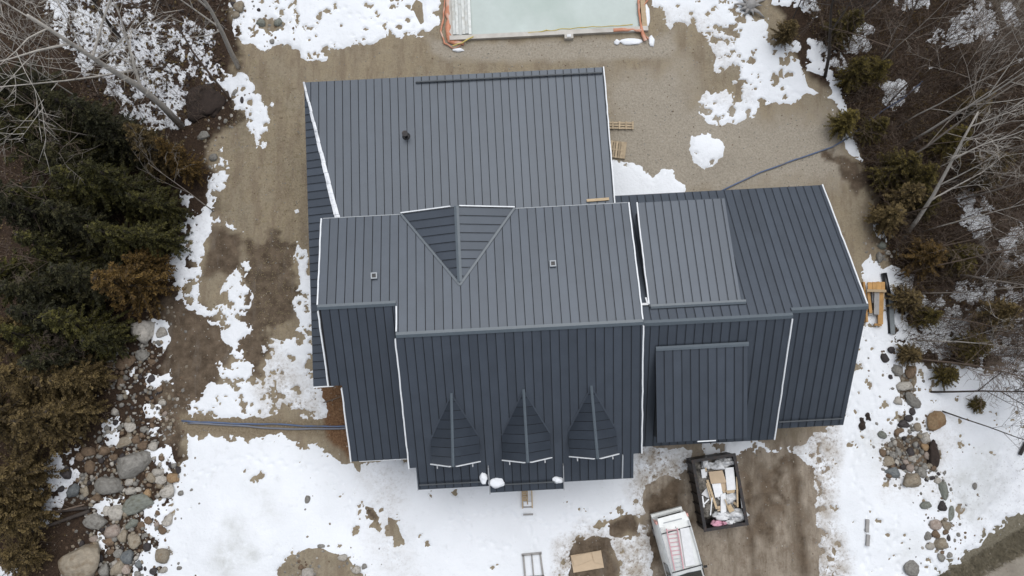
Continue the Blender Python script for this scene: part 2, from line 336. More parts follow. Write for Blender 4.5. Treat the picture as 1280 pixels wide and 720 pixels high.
POOL = [(571, 52), (812, 43)]
_p0 = G(556, 54); _p1 = G(812, 41.5); PANG = math.atan2(_p1.y - _p0.y, _p1.x - _p0.x)
def pool_local(x, y):
    dx = x - _p0.x; dy = y - _p0.y; c, s = math.cos(PANG), math.sin(PANG)
    return dx * c + dy * s, -dx * s + dy * c
PW = (_p1 - _p0).length; PL = 7.5

def ground_h(x, y):
    x = np.asarray(x, float); y = np.asarray(y, float)
    h = 0.09 * fbm(x, y, 3.0, 51, 3) + 0.025 * fbm(x, y, 0.7, 61, 3)
    h = h + px_gauss(x, y, (405, 712), 1.5, .8)
    for p, r, a in CLUMP: h = h + px_gauss(x, y, p, r, a) * 0.6
    # forest banks rise slightly
    h = h + 0.25 * fbm(x, y, 5, 71, 2) * np.clip((np.abs(x + 1) - 20) / 4, 0, 1)
    u, v = pool_local(x, y)
    inside = (u > .35) & (u < PW - .3) & (v > .3) & (v < PL - .3)
    return np.where(inside, -1.5, h)
def gh(x, y): return float(ground_h(np.array([x]), np.array([y]))[0])
def gz(px, py):
    p = G(px, py); p.z = gh(p.x, p.y); return p

# ground zones: name -> (outline, noise amp, softness)
ZONE = {
 'litter': [([(-200,-100),(290,-100),(296,80),(285,100),(300,150),(270,170),(262,200),(268,260),(232,300),(240,350),(215,395),(222,450),(212,545),(236,570),(215,600),(190,800),(-200,800)], .3, .25),
            ([(900,-100),(960,-20),(1000,80),(1040,110),(1060,150),(1072,200),(1080,232),(1098,290),(1112,340),(1118,440),(1150,455),(1500,455),(1500,-100)], .35, .25)],
 'mud': [([(205,372),(255,378),(276,404),(292,430),(272,478),(246,510),(236,550),(206,552),(195,480),(208,440)], .12, .15),
         ([(262,286),(300,292),(308,320),(285,345),(256,345)], .15, .2), ([(306,300),(362,300),(366,400),(330,425),(318,500),(300,430)], .45, .2), ([(225,455),(262,478),(245,510),(236,545),(205,548),(205,490)], .2, .2),
         ([(1095,540),(1165,535),(1172,575),(1160,598),(1108,598)], .1, .1), ([(1110,462),(1144,462),(1146,505),(1112,500)], .1, .1),
         ([(1045,195),(1072,205),(1086,240),(1070,240)], .6, .2),
         ([(705,735),(710,690),(722,672),(764,668),(778,735)], .15, .2), ([(760,670),(764,650),(795,640),(797,664)], .1, .1),
         ([(456,630),(475,645),(474,657),(462,651)], .1, .05), ([(924,560),(934,560),(950,730),(938,730)], .12, .3), ([(984,560),(996,560),(1016,730),(1003,730)], .12, .3), ([(955,590),(980,580),(985,640),(960,640)], .5, .3), ([(820,610),(850,612),(846,640),(826,640)], .4, .3),
         ([(808,612),(850,602),(860,650),(836,646),(822,700),(812,690)], .2, .2), ([(950,580),(975,590),(970,650),(950,690),(935,640)], .3, .4)],
 'grav': [([(535,48),(560,56),(810,48),(838,40),(845,62),(830,74),(700,76),(560,74),(540,68)], .15, .2),
          ([(765,90),(860,75),(870,130),(960,150),(1040,140),(1060,220),(1024,232),(850,250),(765,250)], .5, .8)],
 'soil': [([(394,478),(440,478),(446,540),(436,575),(410,545),(404,508)], .12, .1)],
 'park': [([(795,556),(1040,540),(1042,800),(800,800)], .4, .5)],
 'road': [([(1190,800),(1212,722),(1282,688),(1500,560),(1500,800)], .05, .1), ([(1262,-100),(1238,-10),(1262,40),(1300,60),(1500,60),(1500,-100)], .2, .3)],
 'grass': [([(1100,800),(1140,724),(1180,696),(1270,632),(1500,480),(1500,560),(1282,690),(1212,724),(1180,800)], .12, .12)],
 'trench': [([(222,516),(330,521),(420,524),(440,528),(440,545),(330,546),(228,542)], .1, .1)],
}
def zone(x, y, nm):
    r = np.zeros(x.shape); n1 = fbm(x, y, 1.2, 81, 4); n2 = fbm(x, y, .5, 87, 3) * (1.3 if nm == 'mud' else .5)
    for poly, amp, soft in ZONE[nm]:
        d = sdist(x, y, poly) + n1 * amp * 2 + n2 * min(amp * 2, .6)
        r = np.maximum(r, np.clip(d / soft * .5 + .5, 0, 1))
    return r

# ------------------------------------------------------------------ ground and snow sheets
def axis(lo, hi, st, far):
    a = list(np.arange(lo, hi + st / 2, st)); s = st
    L = []; p = lo
    while p > -far: s *= 1.35; p -= s; L.append(p)
    R = []; s = st; p = a[-1]
    while p < far: s *= 1.35; p += s; R.append(p)
    return np.array(L[::-1] + a + R)

def grid_mesh(name, xs, ys, zf, keep=None, attrs=None):
    X, Y = np.meshgrid(xs, ys); Z = zf(X, Y); nx = len(xs); ny = len(ys)
    idx = np.arange(nx * ny).reshape(ny, nx)
    q = np.stack([idx[:-1, :-1], idx[:-1, 1:], idx[1:, 1:], idx[1:, :-1]], -1).reshape(-1, 4)
    V = np.stack([X.ravel(), Y.ravel(), Z.ravel()], 1)
    A = {k: f(X.ravel(), Y.ravel()) for k, f in (attrs or {}).items()}
    if keep is not None:
        kq = keep(X, Y, Z)
        kq = kq[:-1, :-1] | kq[:-1, 1:] | kq[1:, 1:] | kq[1:, :-1]
        q = q[kq.ravel()]; used = np.unique(q); rm = np.full(nx * ny, -1); rm[used] = np.arange(len(used)); q = rm[q]; V = V[used]
        A = {k: a[used] for k, a in A.items()}
    me = bpy.data.meshes.new(name); me.vertices.add(len(V)); me.vertices.foreach_set('co', V.astype(np.float32).ravel())
    me.loops.add(len(q) * 4); me.loops.foreach_set('vertex_index', q.astype(np.int32).ravel())
    me.polygons.add(len(q)); me.polygons.foreach_set('loop_start', np.arange(0, len(q) * 4, 4, dtype=np.int32))
    me.polygons.foreach_set('use_smooth', np.ones(len(q), bool))
    for k, a in A.items():
        at = me.color_attributes.new(k, 'FLOAT_COLOR', 'POINT'); at.data.foreach_set('color', a.astype(np.float32).ravel())
    me.update(); me.validate(); o = bpy.data.objects.new(name, me); COL.objects.link(o); return o

def attrA(x, y): return np.stack([zone(x, y, 'litter'), zone(x, y, 'mud'), zone(x, y, 'grav'), zone(x, y, 'soil')], 1)
def attrB(x, y): return np.stack([zone(x, y, 'park'), zone(x, y, 'road'), zone(x, y, 'grass'), zone(x, y, 'trench')], 1)

def ground_material():
    m = bpy.data.materials.new('bare ground'); m.use_nodes = True; n = m.node_tree.nodes; l = m.node_tree.links
    b = n['Principled BSDF']; b.inputs['Roughness'].default_value = 0.95; b.inputs['Specular IOR Level'].default_value = 0.15
    tc = n.new('ShaderNodeTexCoord'); V = tc.outputs['Object']
    def noise(sc, det=6, ro=.65, st=None, rz=0):
        v = V
        if st: mp = n.new('ShaderNodeMapping'); mp.inputs['Scale'].default_value = st; mp.inputs['Rotation'].default_value = (0, 0, rz); l.new(V, mp.inputs[0]); v = mp.outputs[0]
        t = n.new('ShaderNodeTexNoise'); t.inputs['Scale'].default_value = sc; t.inputs['Detail'].default_value = det; t.inputs['Roughness'].default_value = ro; l.new(v, t.inputs[0]); return t.outputs[0]
    def ramp(s, a, bb, lo=0., hi=1.):
        r = n.new('ShaderNodeMapRange'); r.inputs[1].default_value = a; r.inputs[2].default_value = bb; r.inputs[3].default_value = lo; r.inputs[4].default_value = hi; l.new(s, r.inputs[0]); return r.outputs[0]
    def mix(f, a, c):
        x = n.new('ShaderNodeMix'); x.data_type = 'RGBA'
        if hasattr(f, 'links'): l.new(f, x.inputs[0])
        else: x.inputs[0].default_value = f
        for i, q in ((6, a), (7, c)):
            if hasattr(q, 'links'): l.new(q, x.inputs[i])
            else: x.inputs[i].default_value = (*q, 1)
        return x.outputs[2]
    big = noise(0.35, 4); mid = noise(1.6, 6, .7); fine = noise(9, 6, .75); vf = noise(38, 3, .8)
    streak = noise(0.9, 6, .7, (2.0, .45, 1)); hstreak = noise(0.9, 6, .7, (.35, 3, 1)); pstreak = noise(0.8, 7, .75, (1.8, .5, 1), .18)
    sep = []
    for nm in ('A', 'B'):
        a = n.new('ShaderNodeAttribute'); a.attribute_name = nm; s = n.new('ShaderNodeSeparateColor'); l.new(a.outputs['Color'], s.inputs[0]); sep.append((s.outputs[0], s.outputs[1], s.outputs[2], a.outputs['Alpha']))
    (lit, mud, grav, soil), (park, road, grass, trench) = sep
    sand = mix(ramp(mid, .35, .65), (0.215, 0.180, 0.126), (0.325, 0.280, 0.205))
    sand = mix(ramp(big, .42, .58, 0, .8), sand, (0.295, 0.243, 0.165))
    sand = mix(ramp(mid, .54, .66, 0, .55), sand, (0.15, 0.115, 0.078))
    sand = mix(ramp(fine, .5, .66, 0, .6), sand, (0.175, 0.138, 0.10))
    sand = mix(ramp(streak, .46, .62, 0, .75), sand, (0.195, 0.152, 0.108))
    sand = mix(ramp(vf, .56, .7, 0, .5), sand, (0.48, 0.43, 0.36))
    parkc = mix(ramp(pstreak, .36, .64), (0.165, 0.132, 0.098), (0.36, 0.31, 0.25))
    parkc = mix(ramp(mid, .52, .66, 0, .6), parkc, (0.15, 0.11, 0.08))
    parkc = mix(ramp(fine, .55, .68, 0, .5), parkc, (0.34, 0.285, 0.22))
    gravc = mix(ramp(fine, .35, .65), (0.25, 0.218, 0.170), (0.385, 0.342, 0.278))
    gravc = mix(ramp(vf, .52, .66, 0, .5), gravc, (0.42, 0.40, 0.37))
    mudc = mix(ramp(mid, .36, .66), (0.072, 0.053, 0.037), (0.165, 0.126, 0.090))
    mudc = mix(ramp(streak, .54, .66, 0, .5), mudc, (0.17, 0.145, 0.12))
    litc = mix(ramp(fine, .35, .66), (0.020, 0.0135, 0.010), (0.062, 0.041, 0.028))
    litc = mix(ramp(vf, .54, .68, 0, .7), litc, (0.125, 0.082, 0.052))
    litc = mix(ramp(mid, .5, .66, 0, .5), litc, (0.03, 0.020, 0.017))
    soilc = mix(ramp(fine, .38, .64), (0.10, 0.052, 0.028), (0.22, 0.13, 0.072))
    roadc = mix(ramp(mid, .35, .65), (0.23, 0.205, 0.17), (0.31, 0.28, 0.235))
    grc = mix(ramp(fine, .36, .64), (0.12, 0.105, 0.075), (0.21, 0.19, 0.145))
    trc = mix(ramp(fine, .38, .64), (0.17, 0.135, 0.09), (0.27, 0.22, 0.155))
    c = sand
    for f, q in ((park, parkc), (grav, gravc), (mud, mudc), (trench, trc), (lit, litc), (soil, soilc), (grass, grc), (road, roadc)):
        c = mix(f, c, q)
    # mud inside litter stays visible
    g2 = n.new('ShaderNodeMath'); g2.operation = 'MULTIPLY'; l.new(mud, g2.inputs[0]); l.new(lit, g2.inputs[1]); c = mix(g2.outputs[0], c, mudc)
    l.new(c, b.inputs['Base Color'])
    add = n.new('ShaderNodeMath'); add.operation = 'ADD'; l.new(fine, add.inputs[0]); l.new(mid, add.inputs[1])
    bp = n.new('ShaderNodeBump'); bp.inputs['Strength'].default_value = .8; bp.inputs['Distance'].default_value = .07; l.new(add.outputs[0], bp.inputs['Height']); l.new(bp.outputs[0], b.inputs['Normal'])
    return m

def snow_material():
    m = bpy.data.materials.new('old snow'); m.use_nodes = True; n = m.node_tree.nodes; l = m.node_tree.links
    b = n['Principled BSDF']; b.inputs['Roughness'].default_value = 0.75; b.inputs['Specular IOR Level'].default_value = 0.3
    tc = n.new('ShaderNodeTexCoord'); V = tc.outputs['Object']
    def noise(sc, det=5, ro=.6):
        t = n.new('ShaderNodeTexNoise'); t.inputs['Scale'].default_value = sc; t.inputs['Detail'].default_value = det; t.inputs['Roughness'].default_value = ro; l.new(V, t.inputs[0]); return t.outputs[0]
    def ramp(s, a, bb, lo=0., hi=1.):
        r = n.new('ShaderNodeMapRange'); r.inputs[1].default_value = a; r.inputs[2].default_value = bb; r.inputs[3].default_value = lo; r.inputs[4].default_value = hi; l.new(s, r.inputs[0]); return r.outputs[0]
    def mix(f, a, c):
        x = n.new('ShaderNodeMix'); x.data_type = 'RGBA'; l.new(f, x.inputs[0])
        for i, q in ((6, a), (7, c)):
            if hasattr(q, 'links'): l.new(q, x.inputs[i])
            else: x.inputs[i].default_value = (*q, 1)
        return x.outputs[2]
    def mul(a, c):
        x = n.new('ShaderNodeMath'); x.operation = 'MULTIPLY'; l.new(a, x.inputs[0]); l.new(c, x.inputs[1]); return x.outputs[0]
    a = n.new('ShaderNodeAttribute'); a.attribute_name = 'D'; s = n.new('ShaderNodeSeparateColor'); l.new(a.outputs['Color'], s.inputs[0])
    big = noise(.22, 4, .55); mid = noise(1.3, 6, .7); fine = noise(7, 5, .7)
    c = mix(ramp(big, .4, .7), (0.80, 0.825, 0.86), (0.72, 0.745, 0.775))
    c = mix(ramp(mid, .58, .75, 0, .5), c, (0.58, 0.60, 0.61))
    c = mix(ramp(fine, .66, .74, 0, .55), c, (0.36, 0.35, 0.33))
    # traffic dirt (r) and litter (g) zones
    c = mix(mul(s.outputs[0], ramp(mid, .36, .6)), c, (0.36, 0.315, 0.26))
    c = mix(mul(s.outputs[0], ramp(fine, .5, .62)), c, (0.24, 0.195, 0.15))
    c = mix(mul(s.outputs[1], ramp(fine, .56, .66, 0, .8)), c, (0.14, 0.115, 0.10))
    c = mix(mul(s.outputs[1], ramp(mid, .40, .62, 0, .6)), c, (0.50, 0.51, 0.55))
    c = mix(mul(s.outputs[2], ramp(mid, .3, .62, 0.1, .9)), c, (0.44, 0.45, 0.42))
    l.new(c, b.inputs['Base Color'])
    add = n.new('ShaderNodeMath'); add.operation = 'ADD'; l.new(fine, add.inputs[0]); l.new(mid, add.inputs[1])
    bp = n.new('ShaderNodeBump'); bp.inputs['Strength'].default_value = .5; bp.inputs['Distance'].default_value = .06; l.new(add.outputs[0], bp.inputs['Height']); l.new(bp.outputs[0], b.inputs['Normal'])
    return m

SDIRT = [([(795,560),(870,560),(866,600),(840,640),(812,700),(800,790),(770,790),(768,700),(784,660),(806,640),(795,610)], .9),
         ([(965,545),(1045,535),(1050,560),(1036,620),(1060,700),(1050,790),(1020,790),(1020,560)], .8),
         ([(695,735),(700,680),(730,655),(790,668),(800,735)], .8), ([(330,420),(410,500),(412,528),(320,528)], .55),
         ([(440,575),(520,575),(500,640),(520,720),(470,720),(460,620)], .22), ([(820,10),(900,20),(940,130),(860,130)], .3), ([(1090,540),(1190,520),(1190,620),(1100,620)], .25)]
SLIT = [([(85,-70),(300,-70),(300,30),(288,90),(250,160),(120,160),(90,60)], .9), ([(200,220),(262,222),(262,400),(200,400)], .45),
        ([(40,540),(120,540),(120,650),(0,720),(0,640)], .95), ([(1115,330),(1400,235),(1400,455),(1115,455)], .12), ([(1080,60),(1280,-40),(1280,140),(1080,140)], .1), ([(1180,610),(1300,540),(1300,660),(1170,730)], .5)]
SGREY = [([(290,650),(315,640),(320,690),(300,700),(280,730),(268,700)], .8), ([(318,600),(350,600),(356,650),(320,650)], .45), ([(1190,585),(1235,560),(1250,600),(1215,660),(1190,650)], .5), ([(1060,545),(1110,540),(1090,590),(1060,580)], .3), ([(1120,670),(1150,670),(1160,700),(1110,710)], .4)]
def attrD(x, y):
    r = []
    n1 = fbm(x, y, 1.5, 91, 3)
    for Z in (SDIRT, SLIT, SGREY):
        v = np.zeros(x.shape)
        for poly, a in Z: v = np.maximum(v, a * np.clip((sdist(x, y, poly) + n1 * .6) / 1.2 + .5, 0, 1))
        r.append(v)
    return np.stack(r + [np.ones_like(x)], 1)

GMAT = ground_material()
go = grid_mesh('ground', axis(-32, 32, .13, 500), axis(-12.5, 24, .13, 500), ground_h, None, {'A': attrA, 'B': attrB})
go.data.materials.append(GMAT); tag(go, kind='structure')
_cache = {}
TRACKS = [[(1252,560),(1246,590),(1236,615),(1228,650)], [(560,650),(620,640),(690,655),(760,640),(800,610)], [(480,600),(470,640),(500,700)], [(560,630),(600,680),(650,690)], [(1060,450),(1070,520),(1065,600),(1085,640),(1080,720)], [(640,640),(665,660),(668,690)],
          [(1090,400),(1085,450),(1095,500),(1075,570)], [(420,10),(470,30),(520,25)], [(240,600),(300,570),(420,590),(440,640)], [(700,640),(735,660),(760,700)], [(1120,640),(1110,690),(1125,720)]]
_pr = []
_rt = random.Random(5)
for T in TRACKS:
    for i in range(len(T) - 1):
        a, b = G(*T[i]), G(*T[i + 1]); n_ = max(1, int((b - a).length / .38)); dd = (b - a).normalized()
        for k in range(n_):
            p = a.lerp(b, (k + .5) / n_); sg = 1 if k % 2 else -1; _pr.append((p.x - dd.y * .11 * sg + _rt.uniform(-.06, .06), p.y + dd.x * .11 * sg + _rt.uniform(-.06, .06), dd.x, dd.y))
def prints(X, Y):
    D = np.zeros(X.shape)
    for x, y, dx, dy in _pr:
        i0, i1 = np.searchsorted(Y[:, 0], [y - .45, y + .45]); j0, j1 = np.searchsorted(X[0], [x - .45, x + .45])
        xx = X[i0:i1, j0:j1] - x; yy = Y[i0:i1, j0:j1] - y; u = xx * dx + yy * dy; v = -xx * dy + yy * dx
        D[i0:i1, j0:j1] = np.maximum(D[i0:i1, j0:j1], np.exp(-(u / .16) ** 2 - (v / .09) ** 2))
    return D
def snow_z(X, Y):
    t = snow_t(X, Y); t = np.where(t > .02, np.maximum(t - .09 * prints(X, Y), .006), t); _cache['t'] = t; u, v = pool_local(X, Y)
    poolz = (u > -.1) & (u < PW + .05) & (v > -.15) & (v < PL + .1)
    _cache['t'] = np.where(poolz, -1, t)
    return ground_h(X, Y) + np.where(poolz, -.3, t) 
so_ = grid_mesh('snow', axis(-32, 32, .075, 200), axis(-12.5, 24, .075, 200), snow_z, lambda X, Y, Z: _cache['t'] > 0, {'D': attrD})
so_.data.materials.append(snow_material()); tag(so_, kind='structure')

# ------------------------------------------------------------------ house
house = thing('house', 'large new house with charcoal standing seam metal roofs, dormers and white edge trim', 'house', (0, 0, 0), ROT)

def clip(poly, ax, lo, hi):
    def half(P, val, sgn):
        R = []
        for i in range(len(P)):
            a, b = P[i], P[(i + 1) % len(P)]; da, db = sgn * (a[ax] - val), sgn * (b[ax] - val)
            if da >= 0: R.append(a)
            if (da > 0 and db < 0) or (da < 0 and db > 0):
                t = da / (da - db); R.append((a[0] + (b[0] - a[0]) * t, a[1] + (b[1] - a[1]) * t))
        return R
    P = half(poly, lo, 1)
    return half(P, hi, -1) if P else P

def area(P): return abs(sum(P[i][0] * P[(i + 1) % len(P)][1] - P[(i + 1) % len(P)][0] * P[i][1] for i in range(len(P)))) / 2

PITCH = 0.40
def roof_slope(poly, a, b, c, seam_axis, label=None, start=None, thick=0.2, name='roof', parent=None, rib=True, gap=.030):
    """a roof plane h = a + bX + cY; seam_axis 1: seams run along Y (strips across X), 0: seams run along X"""
    hf = lambda x, y: a + b * x + c * y
    deck = MB().prism(poly, lambda x, y: hf(x, y) - .035, lambda x, y: hf(x, y) - thick).build(name, M['under'], parent or house)
    if label: deck['label'] = label
    ax = 0 if seam_axis == 1 else 1
    lo = min(p[ax] for p in poly); hi = max(p[ax] for p in poly); u = start if start is not None else lo
    while u < hi - .02:
        q = clip(poly, ax, max(u, lo), min(u + PITCH - gap, hi))
        if len(q) >= 3 and area(q) > .004:
            mb = MB(); mb.prism(q, lambda x, y: hf(x, y), lambda x, y: hf(x, y) - .03)
            r = clip(poly, ax, max(u + PITCH - .052, lo), min(u + PITCH - .036, hi))
            if rib and len(r) >= 3 and area(r) > .001: mb.prism(r, lambda x, y: hf(x, y) + .022, lambda x, y: hf(x, y) + .002)
            mb.build('roof_panel', M['metal'], deck)
        u += PITCH
    return deck

def trim(parent, p0, p1, mt='whitetrim', wd=.055, ht=.16, name='rake_trim', dz=.0):
    p0 = Vector(p0); p1 = Vector(p1); p0.z += dz; p1.z += dz
    return MB().beam(p0, p1, wd, ht).build(name, M[mt], parent)

def ridge(parent, p0, p1, sa, sb, wd=.17, mt='cap', name='ridge_cap'):
    p0 = Vector(p0); p1 = Vector(p1); d = (p1 - p0); d.z = 0; d.normalize(); s = Vector((-d.y, d.x, 0))
    vs = []
    for p in (p0, p1):
        for k, z in ((-1, -sa * wd), (0, 0), (1, -sb * wd)): vs.append(p + s * (k * wd) + Vector((0, 0, z + .075)))
        for k, z in ((1, -sb * wd), (0, 0), (-1, -sa * wd)): vs.append(p + s * (k * wd) + Vector((0, 0, z + .03)))
    fs = [(0, 1, 2, 3, 4, 5)[::-1], (6, 7, 8, 9, 10, 11)] + [(i, (i + 1) % 6, 6 + (i + 1) % 6, 6 + i) for i in range(6)]
    return MB().add(vs, fs).build(name, M[mt], parent)

# planes
MN = (8.278, 0, -.24); MS = (6.465, 0, .5); LS = (5.478, 0, .48); EN = (8.47, 0, -.5); ES = (5.59, 0, .69); ER = (5.278, 0, .70)
NWp = (5.296, 0, -.06); Wp = (6.76, .25, 0); SN = (7.60, 0, -.2055); SS = (6.144, 0, .315)
def hh(pl, x, y): return pl[0] + pl[1] * x + pl[2] * y

north_wing = roof_slope([(-9.71, 15.76), (5.48, 15.76), (5.48, 7.9), (-7.86, 7.9)], *NWp, 1, 'low pitched hip roof of the north wing', start=-9.75)
# west strip of the hip roof: plane chosen to meet the hip
wa = 4.35 + .25 * 9.71
west_strip = roof_slope([(-9.71, 15.76), (-9.50, .45), (-8.0, .45), (-8.0, 7.9), (-7.86, 7.9)], wa, .25, 0, 0, 'narrow west strip of the hip roof with crosswise seams', start=.45)
main_n = roof_slope([(-8.45, 8.17), (5.88, 8.17), (5.88, 2.45), (-4.97, 2.45), (-4.97, 3.9), (-8.45, 3.9)], *MN, 1, 'sunlit north slope of the main roof')
main_n['label'] = 'paler north slope of the main roof'
main_s = roof_slope([(-4.97, 2.45), (5.87, 2.45), (5.87, -3.47), (5.52, -3.47), (5.52, -4.66), (2.18, -4.66), (2.18, -5.0), (-1.31, -5.0), (-1.31, -4.66), (-4.69, -4.66), (-4.69, -3.58), (-4.99, -3.58)], *MS, 1, 'steep dark south slope of the main roof with three small dormers')
left_s = roof_slope([(-8.43, 3.9), (-4.99, 3.9), (-4.99, -3.2), (-7.84, -3.2), (-7.84, .42), (-8.43, .42)], *LS, 1, 'dark south slope of the lower left wing', start=-8.33)
east_n = roof_slope([(5.58, 9.16), (16.1, 9.16), (16.1, 2.66), (12.66, 2.66), (12.66, 2.42), (5.95, 2.42), (5.95, 8.1), (5.58, 8.1)], *EN, 1, 'north slope of the east wing')
east_s = roof_slope([(5.93, 2.42), (12.63, 2.42), (12.63, -3.3), (5.93, -3.3)], *ES, 1, 'steep south slope of the east wing')
east_r = roof_slope([(12.69, 2.66), (16.1, 2.66), (16.1, -2.78), (12.69, -2.78)], *ER, 1, 'dark south slope at the east end')
shed_n = roof_slope([(6.38, 8.25), (10.53, 8.25), (10.53, 3.18), (6.38, 3.18)], *SN, 1, 'raised flat dormer on the north slope of the east wing', name='shed_dormer_roof')
shed_s = roof_slope([(6.58, 1.29), (10.76, 1.29), (10.76, -2.99), (6.58, -2.99)], *SS, 1, 'raised flat dormer on the south slope of the east wing', name='shed_dormer_roof')

# walls below
def wall(poly, pl, bottom, mt='siding', name='wall', drop=.24):
    bf = bottom if callable(bottom) else (lambda x, y: bottom)
    return MB().prism(poly, lambda x, y: hh(pl, x, y) - drop, bf).build(name, M[mt], house)
wall([(-9.1, 15.3), (5.1, 15.3), (5.1, 7.95), (-7.9, 7.95), (-9.1, 12.9)], NWp, -.3)
wall([(-9.12, 12.9), (-9.12, 3.0), (-8.1, 3.0), (-8.1, 7.9)], (wa, .25, 0), -.3)
wall([(-8.2, 7.8), (5.6, 7.8), (5.6, 2.46), (-4.8, 2.46), (-4.8, 3.88), (-8.2, 3.88)], MN, -.25)
wall([(-4.75, 2.44), (5.58, 2.44), (5.58, -3.1), (-4.75, -3.1)], MS, -.25)
wall([(-8.18, 3.87), (-4.85, 3.87), (-4.85, -2.85), (-7.5, -2.85), (-7.5, .8), (-8.18, .8)], LS, -.25)
wall([(6.2, 8.8), (15.8, 8.8), (15.8, 2.67), (6.2, 2.43)], EN, -.25)
wall([(6.2, 2.41), (12.5, 2.41), (12.5, -2.95), (6.2, -2.95)], ES, -.25)
wall([(12.5, 2.6), (15.78, 2.6), (15.78, -2.4), (12.5, -2.4)], ER, -.25)
wall([(6.52, 8.0), (10.4, 8.0), (10.4, 3.25), (6.52, 3.25)], SN, lambda x, y: hh(EN, x, y) - .1, 'fascia', 'shed_dormer_wall')
wall([(6.72, 1.2), (10.62, 1.2), (10.62, -2.8), (6.72, -2.8)], SS, lambda x, y: hh(ES, x, y) - .1, 'fascia', 'shed_dormer_wall')
# roof porch posts under the stepped eaves
for x in (-4.4, -1.3, 2.2, 5.25):
    MB().box(x - .09, x + .09, -4.5, -4.32, -.2, hh(MS, 0, -4.4) - .2).build('post', M['wood'], house)

# ridge caps and trims
ridge(main_n, (-4.97, 2.45, 7.69), (5.90, 2.45, 7.69), .5, .24, .13)
ridge(main_n, (-8.47, 3.9, 7.345), (-4.97, 3.9, 7.345), .48, .24, .12)
ridge(east_n, (5.93, 2.42, 7.26), (12.66, 2.42, 7.26), .69, .5, .13)
ridge(east_n, (12.66, 2.66, 7.14), (16.12, 2.66, 7.14), .70, .5, .13)
ridge(shed_n, (6.42, 3.18, hh(SN, 0, 3.18)), (10.73, 3.18, hh(SN, 0, 3.18)), .3, .22, .10)
ridge(shed_s, (6.58, 1.29, hh(SS, 0, 1.29)), (10.80, 1.29, hh(SS, 0, 1.29)), .32, -.2, .10)
def P3(pl, x, y, dz=0.0): return (x, y, hh(pl, x, y) + dz)
# hip line left uncapped: white membrane strip
hp = MB(); 
h0 = Vector((-9.71, 15.76, 4.37)); h1 = Vector((-7.99, 8.15, 4.81))
N = 14
for i in range(N):
    a0 = h0.lerp(h1, i / N); a1 = h0.lerp(h1, (i + 1) / N - (.0008 if i % 4 else .002)); w0 = .05 + .09 * i / N; w1 = .05 + .09 * (i + 1) / N
    o0 = random.uniform(-.02, .02)
    hp.add([(a0.x - w0 + o0, a0.y, a0.z + .01), (a0.x, a0.y, a0.z + .05), (a0.x + w0 + o0, a0.y, a0.z + .02), (a1.x + w1 + o0, a1.y, a1.z + .02), (a1.x, a1.y, a1.z + .05), (a1.x - w1 + o0, a1.y, a1.z + .01)], [(0, 5, 4, 1), (1, 4, 3, 2)])
hp.build('hip_membrane', M['wrap'], north_wing)['label'] = 'uncapped white membrane along the hip'
for par, pl, q in (
    (north_wing, NWp, [(5.50, 15.76, 5.50, 8.2)]), (main_n, MN, [(5.90, 8.17, 5.90, 2.55), (-8.47, 8.17, -8.47, 4.0), (-4.95, 3.75, -4.95, 2.6)]),
    (main_s, MS, [(-5.01, 2.3, -5.01, -3.58)]), (left_s, LS, [(-8.46, 3.75, -8.46, .42), (-7.87, .3, -7.87, -3.2)]),
    (east_n, EN, [(16.12, 9.16, 16.12, 2.75)]), (east_s, ES, [(12.66, 2.3, 12.66, -3.28)]), (main_s, MS, [(5.905, 2.3, 5.905, -3.45)]), (shed_n, SN, [(6.35, 8.25, 6.35, 3.3)])):
    for (x0, y0, x1, y1) in q:
        # membrane edge wanders a little, so build it in short lengths joined into one strip
        mb = MB(); n = max(3, int(abs(y1 - y0) / .35)); pp = [Vector((x0 + (x1 - x0) * i / n + random.uniform(-.012, .012), y0 + (y1 - y0) * i / n, 0)) for i in range(n + 1)]
        for i in range(n):
            A = pp[i]; B = pp[i + 1]; A.z = hh(pl, A.x, A.y) + .0; B.z = hh(pl, B.x, B.y) + .0
            mb.beam(A, B, .06, .13)
        mb.build('rake_trim', M['whitetrim'], par)
trim(west_strip, (-9.50, .42, 4.33), (-8.46, .42, 4.62), 'whitetrim', .06, .12)
trim(main_n, P3(MN, -8.4, 8.19, -.06), P3(MN, -4.8, 8.19, -.06), 'greytrim', .03, .14, 'eave_trim')
trim(main_n, P3(MN, .6, 8.19, -.06), P3(MN, 5.86, 8.19, -.06), 'greytrim', .03, .14, 'eave_trim')
trim(main_s, (-1.31, -3.7, hh(MS, 0, -3.7) + .10), (-1.31, -5.0, hh(MS, 0, -5.0) + .10), 'alu', .05, .22, 'step_trim')
trim(main_s, (2.20, -3.8, hh(MS, 0, -3.8) + .10), (2.20, -5.0, hh(MS, 0, -5.0) + .10), 'alu', .04, .22, 'step_trim')
trim(main_s, (4.98, -4.6, hh(MS, 0, -4.6) + .08), (5.0, -3.5, hh(MS, 0, -3.5) + .08), 'greytrim', .06, .1, 'flashing')
trim(main_s, (-4.7, -3.56, 4.66), (-4.7, -4.66, 4.12), 'greytrim', .03, .14)
trim(left_s, (-7.5, -3.22, 3.88), (-5.0, -3.22, 3.88), 'whitetrim', .03, .05, 'eave_trim')
trim(shed_s, (8.45, -3.03, hh(SS, 0, -3.03) - .02), (9.3, -3.03, hh(SS, 0, -3.03) - .02), 'whitetrim', .05, .1, 'eave_trim')
